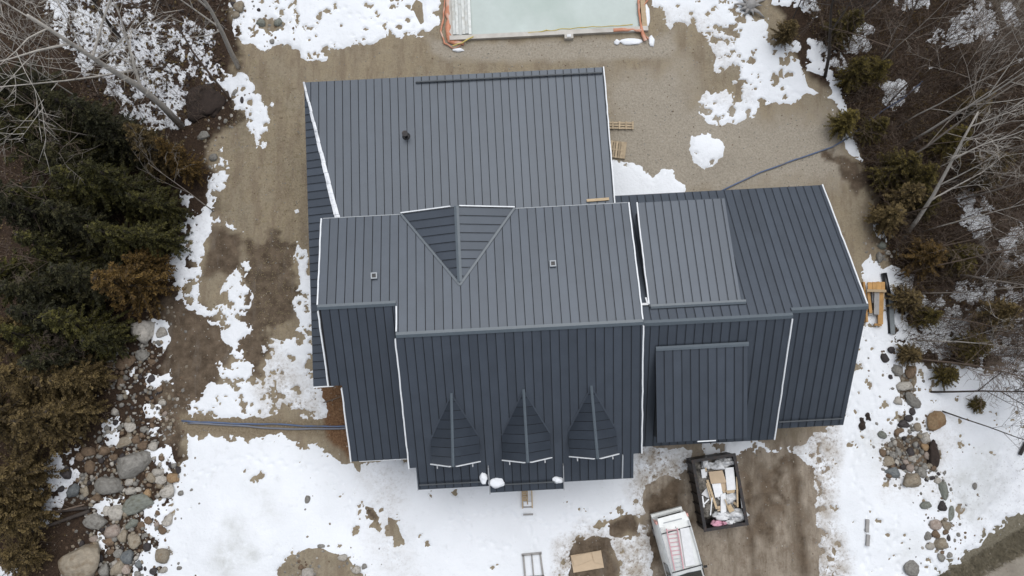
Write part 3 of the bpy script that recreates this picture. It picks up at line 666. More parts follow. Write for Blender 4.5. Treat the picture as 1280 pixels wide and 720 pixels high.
# snow guards
def rail(par, pl, x0, x1, y, n=8):
    mb = MB(); mb.beam((x0, y, hh(pl, x0, y) + .10), (x1, y, hh(pl, x1, y) + .10), .06, .07)
    for i in range(n + 1):
        x = x0 + (x1 - x0) * i / n; mb.beam((x, y, hh(pl, x, y) - .01), (x, y, hh(pl, x, y) + .09), .04, .04)
    mb.build('snow_guard', M['fascia'], par)
rail(north_wing, NWp, -4.04, 5.38, 15.42, 20)
rail(main_s, MS, -4.6, -1.42, -4.42); rail(main_s, MS, -1.2, 2.05, -4.62); rail(east_r, ER, 12.85, 15.95, -2.45)
# vents
def square_vent(x, y, pl):
    z = hh(pl, x, y); v = MB()
    for (a, b, c, d) in ((-.14, .14, -.14, -.09), (-.14, .14, .09, .14), (-.14, -.09, -.09, .09), (.09, .14, -.09, .09)): v.box(x + a, x + b, y + c, y + d, z - .05, z + .16)
    o = v.build('roof_vent', M['greytrim'], main_n); MB().box(x - .088, x + .088, y - .088, y + .088, z - .05, z + .12).build('vent_opening', M['black'], o)
    o['label'] = 'square pale metal roof vent with black opening'
square_vent(-5.95, 5.23, MN); square_vent(2.14, 5.36, MN)
vx, vy = -4.61, 12.56; vz = hh(NWp, vx, vy)
vp = MB().tube([(vx, vy, vz - .05), (vx, vy, vz + .42)], .085, 14).build('pipe_vent', M['black'], north_wing, True); vp['label'] = 'black round plumbing vent with flashing'
MB().tube([(vx, vy, vz + .42), (vx, vy, vz + .5)], .15, 16).build('vent_cap', M['dark'], vp); MB().tube([(vx, vy, vz - .02), (vx, vy, vz + .05)], [.24, .12], 16).build('flashing', M['black'], vp)

# north dormer
rx, yr, yf, zr = -2.1, 4.64, 8.22, 7.16
dl = roof_slope([(rx, yr), (rx, yf), (-4.77, yf)], zr + .32 * -rx, .32, 0, 0, 'dark west side of the north dormer', thick=.06, name='dormer_roof', start=yf - 9 * PITCH)
dr = roof_slope([(rx, yr), (rx, yf), (.57, yf)], zr + .32 * rx, -.32, 0, 0, 'east side of the north dormer', thick=.06, name='dormer_roof', start=yf - 9 * PITCH)
MB().add([(-4.7, yf - .06, 6.3), (.5, yf - .06, 6.3), (rx, yf - .06, 7.1), (-4.7, yf - .3, 6.3), (.5, yf - .3, 6.3), (rx, yf - .3, 7.1)], [(0, 2, 1), (3, 4, 5), (0, 1, 4, 3), (1, 2, 5, 4), (2, 0, 3, 5)]).build('dormer_wall', M['siding'], house)
ridge(dl, (rx, yf + .02, zr), (rx, yr + .1, zr), .32, .32, .11)
trim(dl, (-4.75, yf + .03, 6.33), (rx - .28, yf + .03, 7.09), 'whitetrim', .05, .12); trim(dr, (rx + .12, yf + .03, 7.12), (.55, yf + .03, 6.33), 'whitetrim', .05, .12)
for sgn, x1 in ((1, -4.77), (-1, .57)):
    MB().beam((rx, yr - .05, 7.2), (x1, yf, 6.36), .10, .04).build('valley_flashing', M['cap'], main_n)
# three south dormers
for k, cx in enumerate((-2.76, .51, 3.58)):
    yr, yf, zr, hw, s = -.25, -3.36, 6.34, 1.11, 1.296
    cz = -.213; zf = zr + cz * (yf - yr)      # the ridge climbs a little towards the front
    side = []
    for sgn in (1, -1):
        poly = [(cx, yr), (cx, yf), (cx - sgn * hw, yf + .04), (cx - sgn * hw, -2.25)]
        d = roof_slope(poly, zr - cz * yr - sgn * s * cx, sgn * s, cz, 0, None, thick=.08, name='dormer_roof', start=yf - .02, rib=False, gap=.022)
        MB().beam((cx, yr, zr + .03), (cx - sgn * hw, -2.25, 5.36), .06, .04).build('valley_flashing', M['metal'], d)
        e0 = (cx - sgn * .14, yf - .03, zf - .14 * s + .02); e1 = (cx - sgn * hw, yf - .0, zf - hw * s + .02)
        trim(d, e0, e1, 'whitetrim', .045, .12)
        xm = cx - sgn * hw * .72; MB().beam((xm, yf - .02, zf - .72 * hw * s), (xm, yf - .18, zf - .72 * hw * s - .02), .05, .06).build('bracket', M['alu'], d)
        side.append(d)
    def gable(y): e = zr + cz * (y - yr); return [(cx - hw + .1, y, 4.2), (cx + hw - .1, y, 4.2), (cx + hw - .1, y, e - s * (hw - .1) - .1), (cx, y, e - .14), (cx - hw + .1, y, e - s * (hw - .1) - .1)]
    MB().add(gable(yf + .3) + gable(-1.9), [(0, 1, 2, 3, 4), (9, 8, 7, 6, 5), (0, 5, 6, 1), (1, 6, 7, 2), (2, 7, 8, 3), (3, 8, 9, 4), (4, 9, 5, 0)]).build('dormer_wall', M['siding'], house)
    ridge(side[0], (cx, yf - .03, zf), (cx, yr + .06, zr), .7, .7, .06)

HM = Matrix.Rotation(ROT, 4, 'Z')
def HW(x, y, z): return HM @ Vector((x, y, z))
# loose things lying on the roofs
o = MB().beam((-.55, 0, 0), (.55, .03, 0), .13, .05).build('board', M['wood'], None, loc=HW(4.67, 8.75, hh(NWp, 0, 8.75) + .07), rz=ROT); tag(o, 'short pale board lying on the north wing roof near its right edge', 'board')
o = MB().beam((-.22, 0, 0), (.22, .0, 0), .1, .05).beam((.2, -.05, .0), (.12, .3, .02), .07, .05).build('scrap_wood', M['foam'], None, loc=HW(6.12, 3.32, 6.9), rz=ROT); tag(o, 'white scrap in the narrow gap beside the main roof', 'scrap')

SNM = mat('roof snow', (0.80, 0.825, 0.86), .8, 0, .05, 5, .4, 18)
def blob(name, loc, rx, ry, rz, seed, m, label, cat, rotz=0, lump=.35, group=None, sub=3):
    import bmesh
    bm = bmesh.new(); bmesh.ops.create_icosphere(bm, subdivisions=sub, radius=1)
    for v in bm.verts:
        p = v.co.copy(); d = mnoise.noise(p * 1.3 + Vector((seed * 7.1, seed * 3.3, 0))) * lump + mnoise.noise(p * 3.1 + Vector((seed, 9, seed))) * lump * .35
        v.co = p * (1 + d)
        if v.co.z < -.5: v.co.z = -.5
        v.co.x *= rx; v.co.y *= ry; v.co.z *= rz
    me = bpy.data.meshes.new(name); bm.to_mesh(me); bm.free(); me.materials.append(m); me.polygons.foreach_set('use_smooth', [True] * len(me.polygons))
    o = place(me, name, None, loc, (0, 0, rotz)); return tag(o, label, cat, group)
for (px, py, a, b, s, lab) in ((604.5, 597, .19, .27, 1, 'small snow lump on the left side of the step trim under the first dormer'), (621, 603, .38, .26, 2, 'larger snow lump on the right side of the step trim'), (697, 600, .26, .16, 3, 'snow lump at the lower right corner of the middle eave')):
    p = G(px, py, 4.25); q = HM.inverted() @ p; z = hh(MS, q.x, q.y); p = G(px, py, z); blob('snow_lump', (p.x, p.y, z + .05), a, b, .14, s, SNM, lab, 'snow lump')

# ------------------------------------------------------------------ pool
PM = Matrix.Translation(_p0) @ Matrix.Rotation(PANG, 4, 'Z')
pool = thing('swimming_pool', 'half covered backyard pool full of cloudy pale green ice behind the house', 'pool', tuple(_p0), PANG)
MB().box(.55, PW - .45, .36, PL, -1.4, .02).build('ice', M['ice'], pool)['label'] = 'cloudy pale green ice filling the pool'
MB().box(.30, PW - .1, .08, .34, -1.5, .22).build('coping', M['concrete'], pool)
MB().box(PW - .42, PW - .14, .35, PL, -1.5, .17).build('coping', M['wood'], pool)
MB().box(.30, .5, .35, PL, -1.5, .12).build('coping', M['concrete'], pool)
for i in range(6):
    x = .50 + i * .18; MB().box(x, x + .165, .38 + random.uniform(-.03, .03), PL, .16 + random.uniform(-.01, .02), .22 + random.uniform(0, .015)).build('cover_board', M['whiteboard'], pool)
MB().box(6.85, 7.35, -.18, .07, -.1, .24).build('skimmer_box', M['concrete'], pool); MB().box(6.98, 7.22, -.12, .03, .241, .3).build('skimmer_lid', M['foam'], pool)
def ribbon(pts, wd, m, name, label, cat, wob=.03, group=None, z=.06):
    mb = MB(); P = []
    for i in range(len(pts) - 1):
        a = G(*pts[i]); b = G(*pts[i + 1]); k = max(2, int((b - a).length / .25))
        for j in range(k): P.append(a.lerp(b, j / k))
    P.append(G(*pts[-1])); vs = []
    for i, p in enumerate(P):
        d = (P[min(i + 1, len(P) - 1)] - P[max(i - 1, 0)]).normalized(); s = Vector((-d.y, d.x, 0)); ww = wd * random.uniform(.6, 1.25)
        zz = max(gh(p.x, p.y), 0) + z + random.uniform(0, .06); c = p + s * random.uniform(-wob, wob)
        for k, dz in ((-.5, 0), (0, .05), (.5, 0)): vs.append((c.x + s.x * k * ww, c.y + s.y * k * ww, zz + dz))
        for k, dz in ((.5, -.02), (-.5, -.02)): vs.append((c.x + s.x * k * ww, c.y + s.y * k * ww, zz + dz))
    fs = [(i * 5 + j, i * 5 + (j + 1) % 5, i * 5 + 5 + (j + 1) % 5, i * 5 + 5 + j) for i in range(len(P) - 1) for j in range(5)]
    o = mb.add(vs, fs).build(name, m, None, True); return tag(o, label, cat, group)
ribbon([(561, -20), (560, 30), (562, 52), (580, 55)], .26, M['tarp'], 'tarp_edge', 'faded orange tarp strip along the left side of the pool', 'tarp', .04)
ribbon([(556, -20), (555, 22), (551, 40), (556, 55), (566, 61), (576, 58)], .10, M['tarp'], 'strap', 'loose orange strap curling round the lower left pool corner', 'strap', .03)
ribbon([(566, 60), (578, 56), (592, 48)], .09, M['strap'], 'strap', 'yellow strap at the lower left pool corner', 'strap', .02, z=.2)
ribbon([(660, 43), (700, 39), (740, 36), (790, 33)], .06, M['strap'], 'strap', 'thin yellow strap along the lower pool edge', 'strap', .03, z=.2)
ribbon([(766, 40), (790, 39), (801, 41)], .18, M['tarp'], 'tarp_edge', 'orange tarp scrap at the lower right pool corner', 'tarp', .03, z=.2)
ribbon([(799, -20), (798, 10), (801, 40), (806, 53)], .17, M['tarp'], 'tarp_edge', 'orange tarp strip along the right side of the pool', 'tarp', .04, z=.18)
ribbon([(812, -20), (808, 2), (802, 14), (803, 40), (810, 50)], .08, M['tarp'], 'strap', 'orange strap curving beside the right pool edge', 'strap', .04)
for (px, py, a, b, s, lab) in ((789, 52, .62, .2, 5, 'long snow lump below the lower right pool corner'), (771, 53, .17, .15, 6, 'small snow lump left of the long one by the pool'), (814, 52, .16, .34, 7, 'upright snow lump at the right end of the pool edge'), (808, 20, .2, .65, 8, 'snow strip beside the right pool edge'), (573, 63, .3, .12, 9, 'white scrap of snow at the lower left pool corner')):
    p = gz(px, py); blob('snow_lump', (p.x, p.y, p.z + .03), a, b, .12, s, SNM, lab, 'snow lump')

# ------------------------------------------------------------------ hoses and pipes
def hose(pts, r, m, name, label, cat, group=None, lift=.04, wob=.06):
    P = []
    for i in range(len(pts) - 1):
        a = G(*pts[i]); b = G(*pts[i + 1]); k = max(2, int((b - a).length / .35))
        for j in range(k): P.append(a.lerp(b, j / k))
    P.append(G(*pts[-1])); Q = []
    for i, p in enumerate(P):
        w_ = wob * mnoise.noise(Vector((p.x * .8, p.y * .8, len(label)))); Q.append((p.x + w_, p.y + w_, gh(p.x, p.y) + lift + max(0, float(snow_t(np.array([p.x]), np.array([p.y]))[0])) + r))
    o = MB().tube(Q, r, 8).build(name, m, None, True); return tag(o, label, cat, group)
hose([(228, 526), (262, 527), (300, 530), (340, 530), (380, 532), (440, 532)], .045, M['hose'], 'hose', 'blue hose in the bare trench left of the house, upper of two strands', 'hose')
hose([(236, 529), (262, 529), (300, 532), (340, 535), (380, 536), (440, 535)], .05, M['greypipe'], 'pipe', 'grey pipe lying in the bare trench beside the blue hose', 'pipe')
hose([(900, 240), (920, 230), (950, 216), (1000, 198), (1040, 184), (1064, 170), (1085, 152), (1104, 138), (1128, 124), (1150, 104)], .042, M['hose'], 'hose', 'blue hose running over bare ground from the east wing into the brush', 'hose')

# ------------------------------------------------------------------ pallets, lumber, boards
def frame_from(px4, h):
    c = [G(x, y, h) for x, y in px4]   # TL TR BR BL
    ce = (c[0] + c[1] + c[2] + c[3]) / 4; ux = ((c[1] - c[0]) + (c[2] - c[3])) / 2; uy = ((c[0] - c[3]) + (c[1] - c[2])) / 2
    return ce, ux.length, uy.length, math.atan2(ux.y, ux.x)
def pallet(px4, label, nb, along):
    ce, wx, wy, a = frame_from(px4, .15); g = gh(ce.x, ce.y)
    t = thing('pallet', label, 'pallet', (ce.x, ce.y, g), a, 'wooden pallets beside the north wing')
    if along:   # boards run along local Y
        for i in range(nb): 
            x = -wx / 2 + wx * (i + .5) / nb; bw = wx / nb * (.72 if i < nb - 2 else .95)
            MB().box(x - bw / 2, x + bw / 2, -wy / 2, wy / 2, .12, .145).build('board', M['pallet'], t)
        for y in (-wy / 2 + .05, 0, wy / 2 - .05): MB().box(-wx / 2, wx / 2, y - .045, y + .045, 0, .118).build('bearer', M['pallet'], t)
    else:
        for i in range(nb):
            y = -wy / 2 + wy * (i + .5) / nb; bw = wy / nb * .62
            MB().box(-wx / 2, wx / 2, y - bw / 2, y + bw / 2, .12, .145).build('board', M['pallet'], t)
        for i in range(5):
            x = -wx / 2 + .045 + (wx - .09) * i / 4; MB().box(x - .045, x + .045, -wy / 2, wy / 2, .147, .19).build('bearer', M['pallet'], t)
    return t
pallet([(756, 151.5), (792, 152), (792, 162), (757, 161)], 'narrow pallet half under the roof edge, farther from the main roof', 3, False)
pallet([(764, 175), (784, 178), (781, 198), (761, 196)], 'square pallet by the roof edge just above the snow patch', 6, True)

t = thing('lumber_stack', 'orange brown timber stack on snow by the east wing corner', 'lumber stack', gz(1090, 380), math.radians(1))
b0 = gz(1090, 380)
def LW(px, py, z=0): p = G(px, py) - b0; p.z = z; return p
for (x0, y0, x1, y1, wd, z, mt) in ((1083, 354, 1083, 364, .24, .42, 'orangewood'), (1088.5, 354, 1088.5, 364, .22, .43, 'orangewood'), (1094, 354, 1094, 364, .24, .42, 'orangewood'), (1099, 354, 1099, 364, .2, .43, 'orangewood'),
    (1078, 364.5, 1102, 365.5, .14, .5, 'wood'), (1082.5, 366, 1085, 392, .16, .28, 'orangewood'), (1092, 366, 1091, 394, .27, .36, 'greywood'), (1097, 366, 1096, 406, .27, .34, 'orangewood'), (1101, 366, 1099, 392, .1, .30, 'wood'), (1083, 393, 1096, 394, .12, .2, 'greywood'), (1089, 406, 1098, 407, .12, .3, 'orangewood'), (1087, 362, 1087.5, 394, .1, .12, 'black')):
    MB().beam(LW(x0, y0, z), LW(x1, y1, z), wd, .06).build('plank', M[mt], t)
MB().box(-.5, -.4, -1.0, 1.2, 0, .24).build('leg', M['orangewood'], t); MB().box(.28, .38, -1.0, 1.2, 0, .24).build('leg', M['orangewood'], t)

p0 = gz(1103, 342); p1 = gz(1109, 372)
mb = MB().tube([p0 + Vector((0, 0, .2)), p0.lerp(p1, .5) + Vector((0, 0, .2)), p1 + Vector((0, 0, .2))], .15, 12).tube([p1 + Vector((-.08, 0, .12)), gz(1110, 395) + Vector((0, 0, .1)), gz(1110, 417) + Vector((0, 0, .1))], .07, 8)
tag(mb.build('drain_pipe', M['black'], None, True), 'black drain pipe lying on snow along the brush edge', 'pipe')
mb = MB().beam(gz(1111.5, 372) + Vector((0, 0, .2)), gz(1113.5, 418) + Vector((0, 0, .16)), .24, .06).build('board', mat('grey blue board', (.19, .21, .22), .8, 0, .2, 4), None); tag(mb, 'long grey board lying next to the black drain pipe', 'board')

# plank steps below the middle eave
p = gz(659, 626); t = thing('wooden_steps', 'narrow wooden steps half covered in snow below the middle eave', 'steps', p, math.radians(2))
for i in range(5): MB().box(-.24, -.04 if i % 2 else .02, .5 - i * .12, .6 - i * .12, .3 - i * .02, .34 - i * .02).build('plank', M['wood'], t)
for i, x in enumerate((-.28, -.02, .22)): MB().box(x, x + .06, -.35 + .2 * (i % 2), .75, .22, .3).build('stringer', M['wood'], t)
for y in (-.33, -.72): MB().box(-.24, .28, y, y + .08, .12, .2).build('tread', M['greywood'], t)
MB().box(-.2, .24, -.24, -.02, .16, .26).build('snow_cap', SNM, t)

# grey trestle frame on the snow
b0 = gz(666, 706); t = thing('metal_frame', 'grey rectangular frame with a middle bar lying on snow at the bottom edge', 'frame', b0, 0)
for (x0, y0, x1, y1, wd) in ((652, 693, 677, 690.5, .12), (654, 693, 656.5, 722, .10), (664.5, 692, 667, 720, .07), (675, 691, 679, 721, .10), (656, 721, 680, 719, .1)):
    MB().beam(LW(x0, y0, .14), LW(x1, y1, .14), wd, .07).build('bar', M['greywood'], t)

# cardboard sheets on the thawed patch
ce, wx, wy, a = frame_from([(713, 694), (751, 688), (755, 709), (717, 716)], .1); g = gh(ce.x, ce.y)
t = thing('cardboard_sheets', 'tan cardboard sheets lying on the thawed patch near the bottom edge', 'cardboard', (ce.x, ce.y, g), a)
MB().box(-wx / 2, wx / 2, -wy / 2, wy / 2, .06, .1).build('sheet', M['card'], t)
def sheet(pts, z, name='sheet', par=t, m='card'):
    return MB().prism(pts, lambda x, y: z + .05 * math.sin(x * 3 + y * 5) * .4, lambda x, y: z - .03).build(name, M[m], par)
sheet([(-wx / 2 + .03, wy * .42), (-.1, wy * .5), (.25, wy * .47), (.28, wy * .1), (-.1, -.02), (-.45, -.1), (-wx / 2 + .1, -wy * .12)], .17)
sheet([(.3, wy * .49), (wx / 2 - .02, wy * .46), (wx / 2 - .05, -wy * .3), (.35, -.1)], .14)
p = gz(371, 264); tag(MB().box(-.11, .11, -.1, .1, 0, .04).build('paper_scrap', M['foam'], None, loc=p, rz=.4), 'small white scrap on bare ground left of the house', 'scrap')
p0 = gz(397, 503); 
o = MB().tube([gz(405, 503) + Vector((0, 0, .08)), gz(418, 499) + Vector((0, 0, .1)), gz(428, 495) + Vector((0, 0, .12))], [.03, .03, .02], 6).build('stick', M['twigpale'], None); tag(o, 'pale stick on the rusty soil beside the lower left roof corner', 'stick')
for (x0, y0, x1, y1, lab) in ((1081, 648, 1080.5, 664, 'upper of two short dark posts lying end to end on the snow'), (1082, 667, 1081, 681, 'lower of two short dark posts lying end to end on the snow')):
    o = MB().beam(gz(x0, y0) + Vector((0, 0, .16)), gz(x1, y1) + Vector((0, 0, .15)), .17, .12).build('post', M['greywood'], None); tag(o, lab, 'post')
o = MB().tube([gz(1273, 568) + Vector((0, 0, .2)), gz(1282, 552) + Vector((0, 0, .2))], .09, 8).build('log', M['log'], None); tag(o, 'short black log at the right edge of the snow', 'log')

# ------------------------------------------------------------------ dumpster and its load
HD = 1.5
ce, wx, wy, a = frame_from([(860, 576), (919, 569), (936, 654), (886, 664)], HD); DC = Vector((ce.x, ce.y, gh(ce.x, ce.y))); DA = a
t = thing('dumpster', 'open black roll off dumpster heaped with building waste', 'dumpster', DC, a)
hx, hy = wx / 2 - .03, wy / 2
MB().box(-hx + .08, hx - .08, -hy + .06, hy - .06, .1, .18).build('floor', M['dark'], t)
for (x0, x1, y0, y1, nm) in ((-hx, -hx + .07, -hy, hy, 'side_wall'), (hx - .07, hx, -hy, hy, 'side_wall'), (-hx + .07, hx - .07, -hy, -hy + .07, 'end_wall'), (-hx + .07, hx - .07, hy - .07, hy, 'end_wall')):
    o = MB().box(x0, x1, y0, y1, .1, HD - .1).build(nm, M['dark'], t)
    if nm == 'side_wall':
        sx = -1 if x0 < 0 else 1
        for i in range(7):
            y = -hy + .2 + (2 * hy - .4) * i / 6; xo = sx * hx
            MB().box(min(xo, xo + sx * .07), max(xo, xo + sx * .07), y - .04, y + .04, .12, HD - .12).build('rib', M['dark'], o)
for (x0, x1, y0, y1) in ((-hx - .05, -hx + .1, -hy - .05, hy + .05), (hx - .1, hx + .05, -hy - .05, hy + .05), (-hx + .1, hx - .1, -hy - .05, -hy + .1), (-hx + .1, hx - .1, hy - .1, hy + .05)):
    MB().box(x0, x1, y0, y1, HD - .1, HD).build('rim', M['dark'], t)
for y in (-hy + .4, hy - .4):
    for sx in (-1, 1): MB().tube([(sx * (hx - .25) - .06, y, .08), (sx * (hx - .25) + .06, y, .08)], .09, 12).build('roller', M['tyre'], t)
DM = Matrix.Translation(DC) @ Matrix.Rotation(DA, 4, 'Z')
def din(px, py, z): q = DM.inverted() @ G(px, py, z + DC.z); return Vector((q.x, q.y, z))
def dthing(mb, name, m, label, cat, group=None):
    o = mb.build(name, m, None); o.matrix_world = DM; o.location = DC; o.rotation_euler = (0, 0, DA); return tag(o, label, cat, group)
# bed of mixed rubble
mb = MB(); nx, ny = 30, 44
vs = []; 
for j in range(ny + 1):
    for i in range(nx + 1):
        x = -hx + .1 + (2 * hx - .2) * i / nx; y = -hy + .1 + (2 * hy - .2) * j / ny
        e = min(1, min(i, nx - i) / 5, min(j, ny - j) / 5)
        z = .62 + .35 * e + .22 * mnoise.noise(Vector((x * 1.7, y * 1.7, 3))) + .12 * mnoise.noise(Vector((x * 6, y * 6, 1)))
        if x < -.2 and y < -.6: z -= .35
        if y < -hy + .45: z -= .3
        vs.append((x, y, z))
fs = [(j * (nx + 1) + i, j * (nx + 1) + i + 1, (j + 1) * (nx + 1) + i + 1, (j + 1) * (nx + 1) + i) for j in range(ny) for i in range(nx)]
mb.add(vs, fs); RUB = mat('mixed rubble', (.30, .28, .25), .9, 0, .5, 6, .8, 14, dark=(.03, .028, .028), dark_amt=.95, dscale=3.2)
o = dthing(mb, 'rubble', RUB, 'mixed rubbish bed filling the dumpster', 'rubbish'); o['kind'] = 'stuff'
def slab(pts, z, m, name, label, cat, th=.05, tilt=0.0, group=None):
    P = [din(x, y, z) for x, y in pts]; c = sum((Vector(p) for p in P), Vector()) / len(P)
    mb = MB().prism([(p.x, p.y) for p in P], lambda x, y: z + tilt * (x - c.x), lambda x, y: z - th + tilt * (x - c.x)); return dthing(mb, name, M[m], label, cat, group)
def quad(cx, cy, w_, h_, ang):
    c, s = math.cos(ang), math.sin(ang); return [(cx + x * c - y * s, cy + x * s + y * c) for x, y in ((-w_ / 2, -h_ / 2), (w_ / 2, -h_ / 2), (w_ / 2, h_ / 2), (-w_ / 2, h_ / 2))]
slab([(886, 590), (903, 588), (908, 603), (889, 605)], 1.32, 'card', 'cardboard_box', 'flattened brown cardboard box in the upper part of the dumpster', 'cardboard', .12, .06)
slab([(901, 604), (908, 603), (911, 612), (905, 617), (902, 612)], 1.22, 'card', 'cardboard_flap', 'small brown cardboard flap under the large cardboard in the dumpster', 'cardboard')
slab([(906, 585), (917, 584), (920, 612), (909, 613)], 1.34, 'foam', 'foam_sheet', 'long upright white foam sheet at the right side of the dumpster', 'foam sheet', .07)
slab([(890, 605), (901, 604), (904, 620), (894, 622)], 1.27, 'foam', 'foam_sheet', 'white foam sheet just below the brown cardboard in the dumpster', 'foam sheet', .06, -.05)
slab([(901, 618), (907, 616), (908, 640), (901, 642)], 1.30, 'foam', 'foam_sheet', 'narrow white foam strip in the centre of the dumpster', 'foam sheet', .07)
slab([(877, 618), (884, 609), (888, 617), (886, 623)], 1.24, 'foam', 'paper_sheet', 'white paper scrap at the left side of the dumpster', 'paper', .03, .15)
slab(quad(879.5, 592, 5, 11, -.15), 1.28, 'foam', 'paper_sheet', 'white scrap left of the brown cardboard in the dumpster', 'paper', .05, .1)
slab(quad(928, 626, 3.4, 18, -.13), 1.45, 'foam', 'plastic_trough', 'narrow white trough leaning on the right rim of the dumpster', 'trough', .06)
slab([(907, 612), (919, 611), (918, 616), (909, 617)], 1.30, 'wood', 'board_scrap', 'short tan board across the middle of the dumpster', 'board', .04)
slab([(908, 634), (913, 630), (918, 638), (912, 641)], 1.36, 'wood', 'board_scrap', 'tan wood offcut near the lower part of the dumpster', 'board', .08, .2)
for (x0, y0, x1, y1, wd, mt, lab) in ((884, 600, 896, 636, .11, 'wood', 'long pale plank slanting through the middle of the dumpster'), (883, 604, 890, 630, .06, 'wood', 'thin lath beside the long slanting plank'), (921, 596, 922, 634, .08, 'wood', 'pale plank standing along the right side of the dumpster'),
    (890, 622, 888, 644, .05, 'foam', 'thin white stick in the dark lower left corner of the dumpster'), (878, 620, 880, 634, .07, 'foam', 'bent white strip at the left side of the dumpster'), (880, 630, 886, 624, .06, 'foam', 'short white strip crossing the bent one'), (906, 624, 912, 640, .05, 'wood', 'thin lath in the lower middle of the dumpster')):
    dthing(MB().beam(din(x0, y0, 1.42), din(x1, y1, 1.38), wd, .04), 'plank', M[mt], lab, 'plank')
def dblob(px, py, rx_, ry_, rz_, m, seed, label, cat, z=1.05, ang=0):
    p = G(px, py, z + DC.z); return blob('rubbish_lump' if m != 'pink' else 'insulation_lump', p, rx_, ry_, rz_, seed, M[m], label, cat, ang, .9)
dblob(896, 581, .5, .22, .28, 'film', 21, 'crumpled clear plastic film at the top end of the dumpster', 'plastic film')
dblob(908, 577, .42, .2, .26, 'film', 22, 'crumpled plastic film in the top right corner of the dumpster', 'plastic film')
dblob(881, 580, .2, .3, .22, 'film', 23, 'small crumpled film in the top left corner of the dumpster', 'plastic film')
dblob(914, 620, .28, .34, .22, 'film', 24, 'grey crumpled film at the middle right of the dumpster', 'plastic film')
dblob(918, 643, .5, .3, .26, 'film', 25, 'crumpled plastic film in the lower right corner of the dumpster', 'plastic film')
dblob(904, 644, .42, .2, .25, 'foam', 26, 'white rubbish heap in the lower middle of the dumpster', 'rubbish')
dblob(895, 654, .26, .16, .22, 'pink', 27, 'bright pink insulation lump in the bottom left of the dumpster', 'insulation')
dblob(905, 655, .17, .14, .2, 'pink', 28, 'pale pink insulation lump right of the brighter one', 'insulation')
dblob(914, 653, .25, .13, .18, 'foam', 29, 'white bag at the bottom end of the dumpster', 'bag')
seen = set()
for i in range(26):
    x = random.uniform(877, 925); y = random.uniform(582, 650); a_ = random.uniform(0, 3); s_ = random.uniform(2.5, 6)
    if x < 890 and y > 625: continue
    if x - 877 < (y - 582) * .25: x += 12
    mt = random.choice(['foam', 'foam', 'card', 'wood', 'film', 'film']); cn = {'foam': 'white', 'card': 'brown', 'wood': 'pale wooden', 'film': 'grey plastic'}[mt]
    lab = f"{cn} offcut in the {'top' if y < 604 else ('middle' if y < 628 else 'bottom')} {'left' if x < 890 + (y - 580) * .3 else ('centre' if x < 905 + (y - 580) * .3 else 'right')} of the dumpster"
    if lab in seen: lab = lab.replace('offcut', 'sliver' if s_ < 4.2 else 'strip')
    if lab in seen: lab = lab.replace('sliver', 'crumb').replace('strip', 'shard')
    seen.add(lab)
    slab(quad(x, y, s_, s_ * random.uniform(.3, .8), a_), random.uniform(1.12, 1.26), mt, 'scrap', lab, 'scrap', .03, random.uniform(-.3, .3), 'small scraps in the dumpster')

# ------------------------------------------------------------------ van with ladder
ph = 1.9
rear = (G(822.5, 652, ph) + G(858.5, 644, ph)) / 2; frnt = (G(843, 716, ph) + G(875, 712, ph)) / 2
VANSCALE = .9
vd = (frnt - rear).normalized(); va = math.atan2(vd.y, vd.x)
van_o = rear.copy(); van_o.z = gh(rear.x, rear.y)
van = thing('van', 'white panel van parked on the mud beside the dumpster, ladder on its roof', 'van', van_o, va)
van.scale = (VANSCALE, 1, 1)
# stations along local +x (forward): x, half width low, half width belt, half width roof, z belt, z roof
VST = [(-0.060, 0.658, 0.696, 0.608, 1.000, 1.020), (0.000, 0.808, 0.846, 0.706, 1.050, 1.720), (0.220, 0.846, 0.884, 0.774, 1.100, 1.880), (0.900, 0.874, 0.912, 0.794, 1.100, 1.930), (1.900, 0.884, 0.921, 0.794, 1.100, 1.940), (2.750, 0.884, 0.921, 0.774, 1.100, 1.910), (3.050, 0.884, 0.921, 0.735, 1.090, 1.820), (3.750, 0.874, 0.912, 0.823, 1.040, 1.220), (4.250, 0.855, 0.874, 0.764, 0.950, 1.060), (4.750, 0.790, 0.799, 0.647, 0.800, 0.900), (4.920, 0.658, 0.658, 0.539, 0.700, 0.740)]
def vring(s):
    x, wl, wb, wr, zb, zr = s; r = []
    for y, z in ((wl, .32), (wb, .62), (wb, zb), (wr + .04, zr - .12 if zr - zb > .3 else zr - .05), (wr - .06, zr - .02), (wr * .5, zr + .02), (0, zr + .03)): r.append((x, y, z))
    return r + [(x, -y, z) for x, y, z in r[-2::-1]]
rings = [vring(s) for s in VST]; nr = len(rings[0]); mb = MB()
vs = [v for r in rings for v in r]
fs = [(i * nr + k, i * nr + k + 1, (i + 1) * nr + k + 1, (i + 1) * nr + k) for i in range(len(rings) - 1) for k in range(nr - 1)] + [(i * nr + nr - 1, i * nr, (i + 1) * nr, (i + 1) * nr + nr - 1) for i in range(len(rings) - 1)]
fs += [tuple(range(nr)), tuple(range((len(rings) - 1) * nr, len(rings) * nr))[::-1]]
body = mb.add(vs, fs).build('body', M['vanpaint'], van, True)
bv = body.modifiers.new('es', 'EDGE_SPLIT'); bv.split_angle = math.radians(40)
